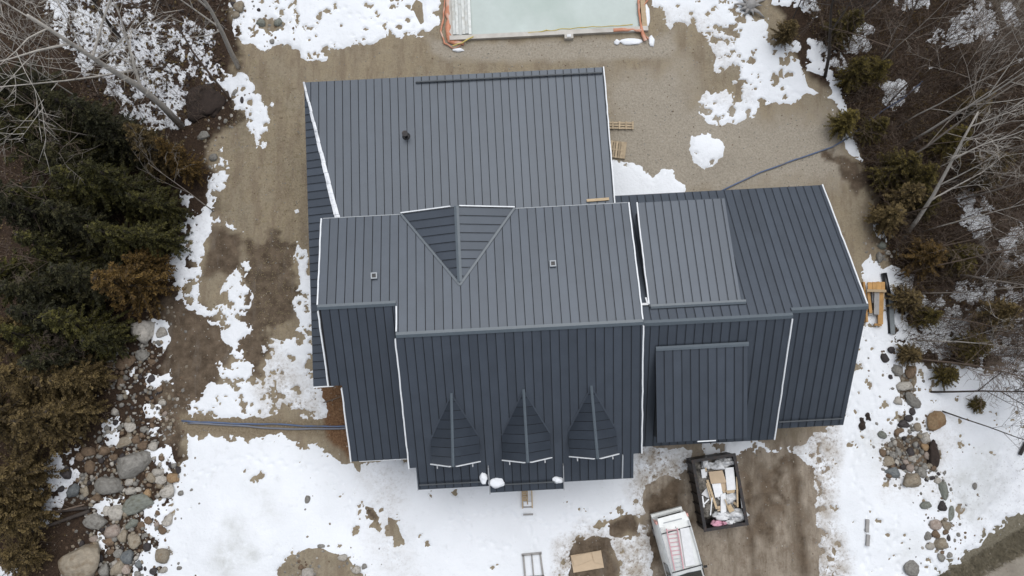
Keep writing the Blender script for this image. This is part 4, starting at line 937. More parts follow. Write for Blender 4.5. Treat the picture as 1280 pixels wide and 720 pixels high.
# glass, proud of the shell
def pane(name, pts, label=None, m='glass'):
    c = sum((Vector(p) for p in pts), Vector()) / len(pts); nrm = (Vector(pts[1]) - Vector(pts[0])).cross(Vector(pts[2]) - Vector(pts[0])).normalized()
    if nrm.dot(c - Vector((2.2, 0, .9))) < 0: nrm = -nrm
    a = [Vector(p) + nrm * .025 for p in pts]; b = [Vector(p) - nrm * .02 for p in pts]; n = len(pts)
    o = MB().add(a + b, [tuple(range(n)), tuple(range(n, 2 * n))[::-1]] + [(i, (i + 1) % n, n + (i + 1) % n, n + i) for i in range(n)]).build(name, M[m], van)
    if label: o['label'] = label
    return o
pane('windshield', [(3.07, .68, 1.83), (3.0, 0, 1.9), (3.07, -.68, 1.83), (3.72, -.80, 1.25), (3.76, 0, 1.27), (3.72, .80, 1.25)])
for s in (1, -1):
    for (x0, x1) in ((2.33, 3.0),):
        pane('side_window', [(x0, s * .912, 1.16), (x1, s * .916, 1.16), (x1 - .03, s * .83, 1.72), (x0 + .03, s * .83, 1.72)])
    pane('side_window', [(3.05, s * .912, 1.15), (3.6, s * .905, 1.1), (3.12, s * .82, 1.65)])
    MB().beam((3.15, s * .98, 1.15), (3.15, s * 1.16, 1.18), .1, .14).build('mirror', M['black'], van)
    MB().box(-.02, .16, s * .80 - .05, s * .80 + .05, 1.0, 1.70).build('tail_light', M['lamp'], van)
    MB().box(.3, 2.9, s * .74 - .02, s * .74 + .02, 1.94, 1.98).build('roof_rail', M['alu'], van)
    MB().box(4.55, 4.85, s * .62 - .12, s * .62 + .12, .70, .88).build('headlight', M['foam'], van)
    for x in (.85, 3.9):
        wh = MB().tube([(x, s * .74, .34), (x, s * .90, .34)], .34, 20).build('wheel', M['tyre'], van); MB().tube([(x, s * .895, .34), (x, s * .915, .34)], .2, 14).build('rim', M['rim'], wh)
MB().add([(-.17, .72, 1.80), (.3, .76, 1.89), (.3, -.76, 1.89), (-.17, -.72, 1.80), (-.17, .72, 1.75), (.3, .76, 1.82), (.3, -.76, 1.82), (-.17, -.72, 1.75)], [(0, 3, 2, 1), (4, 5, 6, 7), (0, 1, 5, 4), (1, 2, 6, 5), (2, 3, 7, 6), (3, 0, 4, 7)]).build('spoiler', M['vanpaint'], van)
pane('rear_window', [(-.05, .6, 1.08), (-.05, -.6, 1.08), (-.005, -.62, 1.6), (-.005, .62, 1.6)])
MB().box(-.2, .0, -.82, .82, .38, .62).build('rear_bumper', M['vanpaint'], van); MB().box(4.85, 5.02, -.8, .8, .36, .58).build('front_bumper', M['black'], van)
for x in (.62, 2.75): MB().beam((x, -.76, 2.0), (x, .76, 2.0), .05, .04).build('crossbar', M['black'], van)
MB().beam((.12, -.5, 1.86), (.14, .45, 1.87), .05, .03).build('spoiler_seam', M['greytrim'], van)
MB().beam((-.03, 0, 1.3), (.5, .03, 1.97), .02, .02).build('wiper', M['black'], van)
VM = Matrix.Translation(van_o) @ Matrix.Rotation(va, 4, 'Z')
def vin(px, py, z): q = VM.inverted() @ G(px, py, z + van_o.z); q.z = z; return q
lad = thing('ladder', 'faded red extension ladder tied to the roof of the white van', 'ladder', van_o, va)
l0, l1 = vin(833, 661, 2.08), vin(843.5, 713, 2.08); r0, r1 = vin(846.5, 660, 2.08), vin(854.5, 711, 2.08)
MB().beam(l0, l1, .05, .07).build('rail', M['ladder'], lad); MB().beam(r0, r1, .05, .07).build('rail', M['ladder'], lad)
for i in range(10): MB().beam(l0.lerp(l1, (i + .4) / 10), r0.lerp(r1, (i + .4) / 10), .035, .035).build('rung', M['ladder'] if i < 7 else M['alu'], lad)
q = [vin(850, 661, 2.04), vin(861, 659, 2.04), vin(868.5, 706, 2.04), vin(857, 708, 2.04)]
o = MB().prism([(p.x, p.y) for p in q], lambda x, y: 2.06, lambda x, y: 2.03).build('panel', M['foam'], None, loc=van_o, rz=va); tag(o, 'added white sheet standing for the bright patch of van roof right of the ladder', 'panel')  # white sheet added to paint in a brighter patch of the van roof

# ------------------------------------------------------------------ boulders and stones
BIG, SMALL = [], []
def rk(px, py, rx_, ry_, c, name=None, ang=0): (BIG if name else SMALL).append((px, py, rx_, ry_, c, name, ang))
R_ = [
 (168,579,24,17,'grey','largest grey boulder with a pale vein in the left stone pile',-18),(139,606,18,14,'grey','round grey boulder with swirled marks in the left pile',0),(106,699,27,22,'tan','huge lumpy tan boulder at the lower left edge',-15),
 (180,414,17,17,'pale','big pale boulder at the top of the left pile',35),(203,416,8,7,'pale','rounded pale stone touching the big pale boulder',0),(179,444,10,8,'grey','flat grey stone below the big pale boulder',0),
 (154,436,8,8,'brown','brown stone left of the flat grey stone',0),(138,444,9,7,'brown','dark brown stone at the upper left end of the pile',0),(162,451,9,8,'brown',None,0),(152,457,9,8,'brown',None,0),(134,458,8,6,'brown',None,0),
 (190,452,6,4,'brown',None,0),(190,474,6,6,'dark',None,0),(201,486,5,4,'brown',None,0),(204,503,7,5,'pale',None,0),(207,517,4,4,'pink',None,0),(212,497,3,4,'tan',None,0),(152,477,6,8,'brown',None,0),(138,472,8,8,'brown',None,0),
 (163,533,8,7,'pale','pale stone above the large veined boulder',0),(181,536,5,5,'grey',None,0),(150,535,4,4,'grey',None,0),(210,390,3,4,'tan',None,0),(174,387,4,4,'pink',None,0),(205,531,3,3,'tan',None,0),(214,530,3,3,'tan',None,0),(217,525,2.5,3,'tan',None,0),(209,524,3,2.5,'pink',None,0),
 (157,553,12,7,'tan','long tan stone on top of the veined boulder',-12),(193,557,7,6.5,'pale','pale stone upper right of the veined boulder',0),(180,556,8,6,'brown',None,0),(171,550,8,7,'brown',None,0),
 (85,591,9,9,'dark','dark stone alone in the twiggy snow',0),(78,611,5.5,5,'dark',None,0),(93,613,9,10,'blue','dark grey stone below the dark one in the twiggy snow',0),(113,584,8,9,'brown','brown rounded stone left of the veined boulder',0),(100,571,7,6,'brown',None,0),(131,563,8,7,'brown',None,0),(112,564,9,8,'brown',None,0),(143,571,6,5,'brown',None,0),(122,622,7,6,'brown',None,0),(107,615,5,8,'tan',None,0),
 (198,590,9,6,'pale','pale slab right of the veined boulder',0),(218,597,8.5,8,'orange','orange brown stone at the right end of the left pile',0),(202,600,9,6,'pale',None,0),(211,613,10,9,'pale','round cream stone near the orange brown stone',-30),(190,598,8,7,'tan',None,0),(185,617,6,7,'orange','small orange stone above the green slab',0),(227,616,4.5,4,'grey',None,0),(223,587,4,5,'dark',None,0),(241,612,2.5,2,'grey',None,0),
 (172,630,22,12,'green','angular green grey slab in the middle of the left pile',-14),(147,640,11,10,'pale','rounded greenish stone left of the green slab',-30),(120,653,17,11,'grey','sloping grey slab beside the dead branches',-10),(141,664,12,9.5,'pink','pinkish stone below the green slab',-8),(155,669,7,8,'tan',None,0),(168,675,8.5,10,'tan','banded tan stone right of the pinkish stone',0),(137,677,9,6,'brown',None,0),(165,655,10,6,'green',None,-20),(163,614,8,5,'pale',None,-20),(163,602,7,6,'pale',None,0),(136,638,6,8,'pale',None,0),(118,673,6,5,'pink',None,0),(173,612,6,4,'pale',None,0),(205,612,5,4,'pale',None,0),
 (211,651,7,9,'pale','oval grey stone alone beside the green slab',20),(178,656,6,5,'brown',None,0),(187,651,6.5,6,'brown',None,0),(197,655,4,4,'pink',None,0),(204,662,6,5,'brown',None,0),(183,669,6,3,'grey',None,0),
 (149,691,7,6,'grey',None,0),(161,695,9,9,'blue','blue grey round stone near the bottom of the left pile',0),(131,713,9,10,'grey','grey stone beside the huge tan boulder',0),(148,710,9,13,'tan','long tan stone at the bottom of the left pile',20),(174,705,6,6,'blue',None,0),(204,694,11,10,'tan','triangular tan brown stone alone on the snow',0),(206,712,6,5,'pale',None,0),(172,717,5,4,'grey',None,0),(226,709,4,3,'grey',None,0),(186,683,5,7,'dark',None,0),(193,713,5,5,'dark',None,0),(158,712,6,8,'pink',None,0),(138,690,6,4,'brown',None,0),(150,700,5,4,'brown',None,0),(182,711,2.5,3.5,'dark',None,0),
 (386,623,4,6,'grey','small oval grey stone alone on the open snow',0),(405,680,5,3,'grey','flat stone just above the bare mound',0),(431,694,6.5,4.5,'pale','pale stone on the upper right rim of the mound',0),(447,711,6.5,6,'pale','speckled stone on the right rim of the mound',0),(456,707,4,4,'grey','small stone touching the speckled stone on the mound',0),(391,712,9,8,'pale','large pale stone in the middle of the bare mound',0),(381,706,4,4,'brown','little brown stone left of the pale stone on the mound',0),(380,718,3.5,3,'pale',None,0),
 (267,197,7,6,'grey','grey rock beside the snow strip at the edge of the left trees',0),(214,298,5,6,'grey','rounded rock at the left edge of the snow strip',0),(255,170,9,6.5,'grey','grey rock under the leaning bare tree',0),(301,9,8,9,'tan','squarish tan rock at the top left snow corner',0),(292,5,5,4,'dark',None,0),(296,20,6,6,'tan',None,0),(327,29,8,6,'green','flat grey rock in the upper left snow',0),(348,29,7,7,'green','round green grey rock right of the flat one in the upper snow',0),(341,52,4,4,'grey',None,0),(324,13,3.5,3,'dark',None,0),(294,116,4,5,'grey',None,0),(303,126,3,5,'dark',None,0),(282,151,3,4,'grey',None,0),
 (1120,463,9,7,'grey','angular grey stone at the upper left of the right stone row',20),(1112,471,3,4,'dark',None,0),(1137,464,8,10,'brown','dark squarish stone at the top of the right row',0),(1130,482,11,7.5,'pale','pale oval stone in the right row',-8),(1139,500,13,7.5,'grey','slanting long stone in the right row',48),(1120,501,6,6.5,'pale','small pale stone left of the slanting long stone',0),
 (1165,526,13,13,'orange','round orange tan stone right of the row',0),(1144,533,6,6,'tan','small round tan stone beside the orange tan one',0),(1133,522,6,5,'dark',None,0),(1127,530,8,6,'dark',None,0),(1122,538,6,4,'brown',None,0),(1138,514,5,5,'dark',None,0),(1101,544,7,6,'green','green grey stone at the upper left of the right pile',0),
 (1154,547,6,8,'pale','mottled white stone above the right pile',0),(1154,558,6,5,'orange','small orange stone in the right pile',0),(1157,570,4.5,6,'pink',None,0),(1163,577,4.5,4,'pale',None,0),(1109,577,8.5,7,'tan','cream stone at the left side of the right pile',0),(1101,565,5,5.5,'brown',None,0),(1112,556,3.5,4,'grey',None,0),(1115,568,5,5,'grey',None,0),(1119,578,4,5,'pale',None,0),(1122,565,4,8,'grey',None,-30),(1136,565,6,6.5,'dark',None,0),(1138,572,6,5,'pale',None,0),(1131,577,4,4,'pink',None,0),(1127,583,4,4,'dark',None,0),
 (1136,584,6,5.5,'pink','pinkish stone resting above the largest tan stone of the right pile',0),(1114,590,11.5,8,'blue','blue grey stone left of the largest tan stone',12),(1136,600,14,11,'tan','largest tan stone at the bottom of the right pile',10),(1149,590,8.5,7,'grey','grey stone right of the largest tan stone',20),(1154,583,5,5,'grey',None,0),(1163,597,4,3,'dark',None,0),(1170,600,5,4.5,'pale',None,0),(1171,592,3,2.5,'dark',None,0),
 (1177,611,6,14,'green','long pale green stone below the right pile',-12),(1186,611,2,3,'grey',None,0),(1154,630,7.5,5.5,'green','green grey stone alone on the snow left of the long stone',-12),(1214,606,3,5,'grey','thin grey stone alone on the right snowfield',10),
 (1174,632,6,7.5,'dark','dark mottled stone below the long green one',0),(1185,641,4,10,'green','upright thin slab beside the mottled stone',5),(1165,654,9,7,'pink','pinkish stone on top of the lower right cluster',0),(1179,655,7,6.5,'tan',None,0),(1166,667,6,6,'brown','dark brown stone in the lower right cluster',0),(1156,669,5,6,'grey',None,0),(1160,681,7,5,'pale',None,0),(1172,678,9,8,'tan','pale tan stone at the bottom of the lower right cluster',0),(1182,671,3,5,'dark',None,0),(1178,664,5,4,'brown',None,0),
 (1173,695,5.5,5.5,'grey','dark grey stone below the lower right cluster',0),(1184,693,4,4,'grey','small grey stone right of the dark one below the cluster',0),(1137,708,10,10,'grey','lone round grey stone at the bottom right',0),(1194,667,3,3,'grey',None,0),(1190,674,2,3,'grey',None,0),
 (1105,447,5,8,'dark',None,-20),(1112,437,5,5,'dark',None,0),(1102,307,7,6,'green','grey rock at the brush edge above the drain pipe',0),(1099,322,6,8,'grey','slanted grey rock just above the drain pipe',-20),(1110,316,4,4,'pale',None,0),
]
for q in R_: rk(*q)
ICO = {}
def ico_mesh(i, sub, matn):
    import bmesh
    k = (i, sub, matn)
    if k in ICO: return ICO[k]
    bm = bmesh.new(); bmesh.ops.create_icosphere(bm, subdivisions=sub, radius=1); r = random.Random(i)
    cuts = [(Vector((r.gauss(0, 1), r.gauss(0, 1), r.gauss(0, .7))).normalized(), r.uniform(.58, .95)) for _ in range(15)]
    for v in bm.verts:
        p = v.co.normalized(); rad = 1.0
        for n_, d in cuts:
            c = p.dot(n_)
            if c > .05: rad = min(rad, d / c)
        rad = rad * .8 + .2 * min(rad, 1) ; rad *= 1 + .03 * mnoise.noise(p * 14 + Vector((i, 0, i))) + .09 * mnoise.noise(p * 2.3 + Vector((i * 3.1, 0, 0))) + .03 * mnoise.noise(p * 7 + Vector((i, i, 0)))
        v.co = p * rad
    me = bpy.data.meshes.new('rock'); bm.to_mesh(me); bm.free(); me.materials.append(M['r_' + matn]); me.polygons.foreach_set('use_smooth', [True] * len(me.polygons)); ICO[k] = me; return me
from collections import defaultdict
CN = {'grey': 'grey', 'pale': 'pale', 'tan': 'tan', 'blue': 'blue grey', 'green': 'green grey', 'pink': 'pinkish', 'brown': 'brown', 'orange': 'orange', 'dark': 'dark'}
def put_rock(i, r, label, group=None):
    px, py, a, b, c, nm, ang = r; p = G(px, py); g = gh(p.x, p.y); s = 1 / 22.3
    ra, rb = a * s * 1.04, b * s * 1.04; rz = min(ra, rb) * .62
    sn = max(0, float(snow_t(np.array([p.x]), np.array([p.y]))[0]))
    o = place(ico_mesh(i % 14, 3 if max(a, b) > 7 else 2, c), 'boulder' if max(a, b) > 9 else 'stone', None, (p.x, p.y, g + sn * .8 + rz * .28), (0, 0, math.radians(-ang)), (ra, rb, rz))
    tag(o, label, 'boulder' if max(a, b) > 9 else 'stone', group); return o
for i, r in enumerate(BIG): put_rock(i, r, r[5])
def where(dx, dy):
    a = math.degrees(math.atan2(-dy, dx)) % 360
    return ['right of', 'up and right of', 'above', 'up and left of', 'left of', 'down and left of', 'below', 'down and right of'][int((a + 22.5) // 45) % 8]
taken = defaultdict(list)
for i, r in enumerate(SMALL):
    n = min(BIG, key=lambda b: math.hypot(b[0] - r[0], b[1] - r[1])); d = math.hypot(n[0] - r[0], n[1] - r[1])
    ref = n[5].split()[:7]
    while ref[-1] in ('of', 'the', 'in', 'at', 'on', 'and', 'with', 'a', 'to', 'from', 'by', 'above', 'below', 'beside', 'near', 'left', 'right', 'upper', 'lower', 'top', 'bottom', 'large', 'big', 'touching', 'under', 'middle', 'end', 'flat', 'rounded', 'one', 'round', 'orange', 'huge', 'alone', 'part', 'just', 'upper', 'long', 'dark', 'small', 'largest', 'tan', 'brown', 'pale', 'open', 'resting', 'greenish', 'pinkish', 'bare'): ref = ref[:-1]
    ref = ' '.join(ref)
    taken[f"{CN[r[4]]} stone {where(r[0] - n[0], r[1] - n[1])} the {ref}"].append((d, i, r))
for lab, L in taken.items():
    L.sort(key=lambda q: q[0]); names = [''] if len(L) == 1 else (['nearer ', 'farther '] if len(L) == 2 else ['nearest ', 'middle '] + ['farthest '] * (len(L) - 2))
    for (d, i, r), nm in zip(L, names): put_rock(i + 5, r, nm + 'small ' + lab)

# ------------------------------------------------------------------ scattered small stuff
def in_zone(x, y, nm): return zone(np.array([x]), np.array([y]), nm)[0]
def scatter_pebbles():
    n = 9000; x = rng.uniform(-29, 29, n); y = rng.uniform(-11, 23, n)
    # extra around the stone piles
    ex = []
    for r in R_:
        g = G(r[0], r[1])
        for _ in range(14): ex.append((g.x + random.gauss(0, .55), g.y + random.gauss(0, .55)))
    ex = np.array(ex); x = np.concatenate([x, ex[:, 0]]); y = np.concatenate([y, ex[:, 1]])
    sn = snow_t(x, y); lit = zone(x, y, 'litter'); iso = np.arange(len(x)) >= n
    keep = (sn < 0) | (iso & (rng.random(len(x)) < .35)); keep &= (lit < .5) | iso | (rng.random(len(x)) < .2)
    u, v = pool_local(x, y); keep &= ~((u > 0) & (u < PW) & (v > 0) & (v < PL))
    x = x[keep]; y = y[keep]; sn = sn[keep]; iso = iso[keep]; z = ground_h(x, y) + np.maximum(sn, 0) * .8
    mb = MB()
    for i in range(len(x)):
        s = random.uniform(.02, .05) if not iso[i] else random.uniform(.035, .12); a = random.uniform(0, 6); c, q = math.cos(a), math.sin(a)
        vs = [(x[i] + s * (c * ux - q * uy), y[i] + s * (q * ux + c * uy), z[i] + s * uz) for ux, uy, uz in ((1, 0, 0), (.3, .8, .1), (-.8, .6, 0), (-.9, -.4, .1), (.1, -.8, 0), (.2, .1, .6))]
        mb.add(vs, [(0, 1, 5), (1, 2, 5), (2, 3, 5), (3, 4, 5), (4, 0, 5)], random.choice([0, 0, 1, 2, 3]))
    o = mb.build('pebbles', [M['r_grey'], M['r_pale'], M['r_brown'], M['r_tan']]); tag(o, 'loose pebbles strewn over bare ground and between the stones', 'pebbles', kind='stuff')
scatter_pebbles()

def rand_in(poly):
    P = poly; x0 = min(p[0] for p in P); x1 = max(p[0] for p in P); y0 = min(p[1] for p in P); y1 = max(p[1] for p in P)
    while True:
        x = random.uniform(x0, x1); y = random.uniform(y0, y1); ins = False
        for i in range(len(P)):
            ax, ay = P[i]; bx, by = P[(i + 1) % len(P)]
            if (ay > y) != (by > y) and x < (bx - ax) * (y - ay) / (by - ay) + ax: ins = not ins
        if ins: return x, y
BR_R = [(975,-60),(1020,60),(1050,110),(1072,200),(1095,270),(1112,330),(1124,400),(1135,440),(1200,450),(1360,450),(1360,-60)]
BR_L = [(-80,-60),(270,-60),(270,60),(285,100),(262,180),(240,215),(212,260),(205,330),(195,380),(150,420),(120,470),(150,520),(110,540),(60,600),(90,650),(60,720),(40,780),(-80,780)]
def brush(poly, n, name, label, hmin, hmax, mats, lean=.45, r0=.011):
    mb = MB()
    for _ in range(n):
        px, py = rand_in(poly); p = G(px, py); z = gh(p.x, p.y); h = random.uniform(hmin, hmax); a = random.uniform(0, 6.28); l_ = random.uniform(.1, lean) * h
        d = Vector((math.cos(a) * l_, math.sin(a) * l_, h)); q = Vector((p.x, p.y, z)); s = Vector((random.uniform(-.12, .12), random.uniform(-.12, .12), 0)) * h
        pts = [q, q + d * .5 + s, q + d]; b = len(mb.f); mb.tube(pts, [r0 * random.uniform(.8, 1.8), r0 * .8, r0 * .3], 3, False)
        for j in range(random.randint(1, 4)):
            f = random.uniform(.3, .9); o_ = q + d * f + s * (1 - abs(2 * f - 1)); a2 = random.uniform(0, 6.28); e = Vector((math.cos(a2), math.sin(a2), random.uniform(.2, 1))) * h * random.uniform(.15, .4)
            mb.tube([o_, o_ + e], [r0 * .7, r0 * .3], 3, False)
        mi = random.choices(range(len(mats)), [.6, .25, .15][:len(mats)])[0]
        for k in range(b, len(mb.f)): mb.m[k] = mi
    o = mb.build(name, mats); return tag(o, label, 'brush', kind='stuff')
def filler(poly, n, name, label, seed):
    rd = random.Random(seed); mb = MB(); src = [ico_mesh(k, 1, 'grey') for k in range(6)]
    data = [([tuple(v.co) for v in m.vertices], [tuple(f.vertices) for f in m.polygons]) for m in src]
    for _ in range(n):
        px, py = rand_in(poly); p = G(px, py); z = gh(p.x, p.y); r = rd.uniform(.07, .26) * rd.uniform(.6, 1.1); e = rd.uniform(.6, 1); a = rd.uniform(0, 6.28); c, q = math.cos(a), math.sin(a); V, F = data[rd.randrange(6)]
        mb.add([(p.x + r * (c * x - q * y * e), p.y + r * (q * x + c * y * e), z + r * .25 + r * .7 * w_) for x, y, w_ in V], F, rd.choice([0, 0, 1, 2, 3, 4]))
    return tag(mb.build(name, [M['r_grey'], M['r_brown'], M['r_dark'], M['r_pale'], M['r_tan']], None, True), label, 'stones', kind='stuff')
PILE_L = [(160,430),(205,425),(200,450),(175,480),(205,490),(212,535),(200,560),(225,590),(215,620),(200,640),(205,665),(180,690),(180,730),(70,730),(80,690),(110,670),(105,640),(95,600),(110,560),(140,530),(150,480),(130,455)]
filler(PILE_L, 650, 'small_stones', 'small stones filling the gaps of the left stone pile', 3)
filler([(1096,560),(1108,545),(1128,528),(1150,540),(1166,560),(1172,600),(1130,605),(1100,590)], 110, 'small_stones', 'small stones filling the gaps of the right stone pile', 4)
filler([(1150,645),(1184,645),(1186,690),(1158,690)], 30, 'small_stones', 'small stones between the lower right cluster', 5)
brush(BR_R, 8500, 'brush', 'dense leafless brown brush on the right', .5, 2.4, [M['barkmid'], M['twig'], M['leaf_rust']])
brush([(1115,330),(1360,300),(1360,455),(1200,450),(1170,470),(1130,450)], 1300, 'brush', 'brown twiggy brush over patchy snow at the right edge', .4, 1.6, [M['twig'], M['barkmid'], M['leaf_brown']])
brush([(70,-50),(290,-50),(270,60),(262,150),(210,170),(120,150),(80,60)], 900, 'brush', 'thin brown brush standing in the upper left snow', .4, 1.6, [M['barkmid'], M['barkdark'], M['twig']])
brush(BR_L, 1500, 'brush', 'leafless brown brush under the trees on the left', .4, 1.5, [M['twig'], M['barkmid'], M['leaf_brown']])
# fallen leaves and sticks
def litter_leaves(poly, n, name, label, size=(.03, .08), mats=None, z0=.03):
    mb = MB()
    for _ in range(n):
        px, py = rand_in(poly); p = G(px, py); z = gh(p.x, p.y) + z0 + max(0, 0)
        s = random.uniform(*size); a = random.uniform(0, 6.28); t1 = random.uniform(-.5, .5); c, q = math.cos(a), math.sin(a)
        mb.add([(p.x - c * s, p.y - q * s, z), (p.x + q * s * .6, p.y - c * s * .6, z + t1 * s), (p.x + c * s, p.y + q * s, z + .02), (p.x - q * s * .6, p.y + c * s * .6, z - t1 * s * .3 + .02)], [(0, 1, 2, 3)], random.randrange(len(mats)))
    return tag(mb.build(name, mats), label, 'leaf litter', kind='stuff')
litter_leaves(BR_R, 9000, 'leaf_litter', 'fallen brown leaves under the right brush', mats=[M['twig'], M['r_brown'], M['leaf_brown']])
litter_leaves([(85,-50),(290,-50),(280,90),(240,150),(120,150),(85,60)], 1500, 'leaf_litter', 'brown leaves and scraps on the upper left snow', size=(.05, .14), mats=[M['twig'], M['r_dark'], M['leaf_brown']], z0=.09)
litter_leaves(BR_L, 7000, 'leaf_litter', 'fallen brown leaves under the left trees', mats=[M['twig'], M['r_brown'], M['leaf_brown']])
def grass(poly, n, name, label, m, hmin=.08, hmax=.25):
    mb = MB()
    for _ in range(n):
        px, py = rand_in(poly); p = G(px, py); z = gh(p.x, p.y); h = random.uniform(hmin, hmax); a = random.uniform(0, 6.28); dx, dy = math.cos(a), math.sin(a); k = random.uniform(.4, 1.3) * h
        mb.add([(p.x - dy * .012, p.y + dx * .012, z), (p.x + dy * .012, p.y - dx * .012, z), (p.x + dx * k, p.y + dy * k, z + h)], [(0, 1, 2)])
    return tag(mb.build(name, m), label, 'grass', kind='stuff')
grass([(1150, 730), (1200, 704), (1285, 655), (1285, 690), (1215, 725)], 3500, 'grass', 'dry olive grass along the road edge', mat('dry olive grass', (.18, .155, .105), .9, 0, .4, 3))
grass([(295, 60), (375, 110), (384, 300), (370, 420), (330, 430), (300, 300), (270, 260)], 3500, 'dry_grass', 'sparse straw on the bare ground left of the house', M['straw'], .04, .12)

# ------------------------------------------------------------------ trees
def bare_tree_mesh(seed, h, lean, r0, spread=.5, levels=4, kids=5, first=.35, rmin=.009):
    rd = random.Random(seed); trunk = MB(); crown = MB()
    def grow(mb, p, d, L, r, lev, n=6):
        seg = 5 if lev == 0 else 3; pts = [p]; rad = [r]; q = p.copy(); dd = d.copy()
        for i in range(seg):
            dd = (dd + Vector((rd.gauss(0, .10), rd.gauss(0, .10), rd.gauss(.03, .05))) * (1 if lev else .55)).normalized(); q = q + dd * L / seg; pts.append(q.copy()); rad.append(r * (1 - (i + 1) / seg * (.72 if lev == 0 else .8)))
        mb.tube(pts, rad, max(3, n - lev), lev == 0)
        if lev >= levels: return
        k = int(kids * (1.6 if lev == 0 else 1)); 
        for j in range(k):
            f = first + (1 - first) * (j + rd.random()) / k if lev == 0 else .25 + .75 * (j + rd.random()) / k
            f = min(f, .98); ii = min(int(f * seg), seg - 1); t_ = f * seg - ii; o_ = pts[ii].lerp(pts[ii + 1], t_)
            a = rd.uniform(0, 6.28); side = d.cross(Vector((math.cos(a), math.sin(a), .3))).normalized()
            nd = (d * rd.uniform(.5, 1.0) + side * rd.uniform(.5, 1.0) * (spread * 2) + Vector((0, 0, .15))).normalized()
            grow(crown, o_, nd, L * rd.uniform(.38, .62) * (1.15 - .5 * f if lev == 0 else 1), max(rmin, rad[ii] * rd.uniform(.42, .62)), lev + 1)
    L = Vector((lean[0], lean[1], h)); grow(trunk, Vector((0, 0, -.1)), L.normalized(), L.length, r0, 0, 9)
    return trunk, crown
def bare_tree(base, top, h, r0, m, label, seed, **kw):
    b = gz(*base); T = G(*top, h); lean = (T.x - b.x, T.y - b.y)
    t = thing('bare_tree', label, 'tree', b, 0, 'leafless trees around the house'); tr, cr = bare_tree_mesh(seed, h, lean, r0, **kw)
    tr.build('trunk', M[m], t, True); cr.build('crown', M[m], t, True); return t
bare_tree((226, 157), (30, 15), 13, .20, 'palebark', 'tall pale leafless tree leaning over the upper left forest edge', 1, kids=4, rmin=.015)
bare_tree((298, 84), (190, -60), 11, .15, 'palebark', 'leafless tree rooted by the dark soil patch at the top left', 2, kids=4, first=.3)
bare_tree((288, 124), (130, -40), 11, .07, 'barkmid', 'thin leafless tree just below the one by the top left snow', 3, kids=4)
bare_tree((150, 48), (60, -60), 8, .11, 'barkdark', 'dark leafless trunk behind the tall pale tree at the top left', 4, kids=4)
bare_tree((180, 85), (20, 100), 9, .07, 'palebark', 'thin pale sapling bending left under the tall pale tree', 5, kids=4)
bare_tree((182, 180), (40, 150), 7, .05, 'bark', 'fine branched pale sapling above the dark conifers on the left', 6, kids=3)
bare_tree((150, 250), (20, 190), 8, .05, 'barkmid', 'grey sapling rising through the left conifers', 7, kids=3)
bare_tree((130, 290), (-10, 260), 8, .05, 'barkmid', 'grey sapling at the left edge of the picture', 8, kids=3)
bare_tree((135, 345), (20, 330), 6, .04, 'barkmid', 'sapling with fine twigs left of the rusty tree', 9, kids=4)
bare_tree((268, 265), (190, 200), 4, .035, 'bark', 'small pale sapling crossing the snow strip on the left', 10, kids=3)
bare_tree((150, 462), (50, 440), 4, .035, 'barkmid', 'twiggy shrub tree between the dark green and brown conifers', 11, kids=6)
bare_tree((1130, 298), (1262, 150), 8, .13, 'palebark', 'crooked pale tree with forked crown in the right brush', 12, kids=4, spread=.34, rmin=.012)
bare_tree((1096, 98), (1180, -10), 8, .09, 'barkmid', 'straight leafless trunk slanting through the upper right brush', 13, kids=4)
bare_tree((1032, 96), (1048, -60), 10, .10, 'barkdark', 'dark trunk standing at the edge of the upper right snow', 14, kids=3)
bare_tree((1130, 182), (1330, 60), 10, .07, 'palebark', 'pale many branched tree in the upper right brush', 15, kids=4)
bare_tree((1100, 225), (1290, 100), 10, .06, 'bark', 'slender pale tree just below the many branched one', 16, kids=4)
bare_tree((1155, 92), (1330, 0), 8, .05, 'barkmid', 'thin tree at the upper right corner', 17, kids=4)
bare_tree((1120, 345), (1330, 300), 7, .05, 'barkmid', 'thin leafless tree leaning right above the drain pipe', 18, kids=5)
bare_tree((1180, 342), (1340, 335), 6, .07, 'bark', 'pale branch like tree lying low across the right brush', 19, kids=4)
bare_tree((1118, 446), (1330, 458), 5, .05, 'barkmid', 'leafless tree leaning right over the brush edge', 20, kids=6)
bare_tree((1160, 490), (1340, 500), 4.5, .06, 'barkdark', 'dark leafless tree leaning over the right snowfield', 21, kids=5)
bare_tree((1172, 512), (1340, 575), 4, .04, 'barkdark', 'thin dark sapling slanting down across the right snow', 22, kids=4)
bare_tree((1215, 420), (1340, 400), 5, .05, 'barkmid', 'leafless shrub tree near the right edge', 23, kids=6)
bare_tree((1200, 250), (1340, 190), 7, .06, 'bark', 'pale sapling beside the snowy gap at the right', 24, kids=4)
bare_tree((1060, 60), (1120, -50), 7, .05, 'barkdark', 'dark sapling near the top of the right brush', 25, kids=5)
bare_tree((985, 40), (1020, -60), 6, .04, 'barkdark', 'thin sapling at the top of the upper right snow', 26, kids=5)
bare_tree((1170, 440), (1290, 480), 3, .04, 'barkmid', 'low bush tree over the upper right snowfield', 27, kids=6)
bare_tree((1190, 150), (1310, 60), 7, .05, 'barkmid', 'grey brown sapling near the right picture edge', 28, kids=6)
bare_tree((60, 60), (-60, 0), 9, .07, 'barkmid', 'leafless tree in the top left corner', 29, kids=4)
bare_tree((110, 130), (-20, 40), 9, .05, 'palebark', 'pale thin tree at the upper left edge', 30, kids=4)

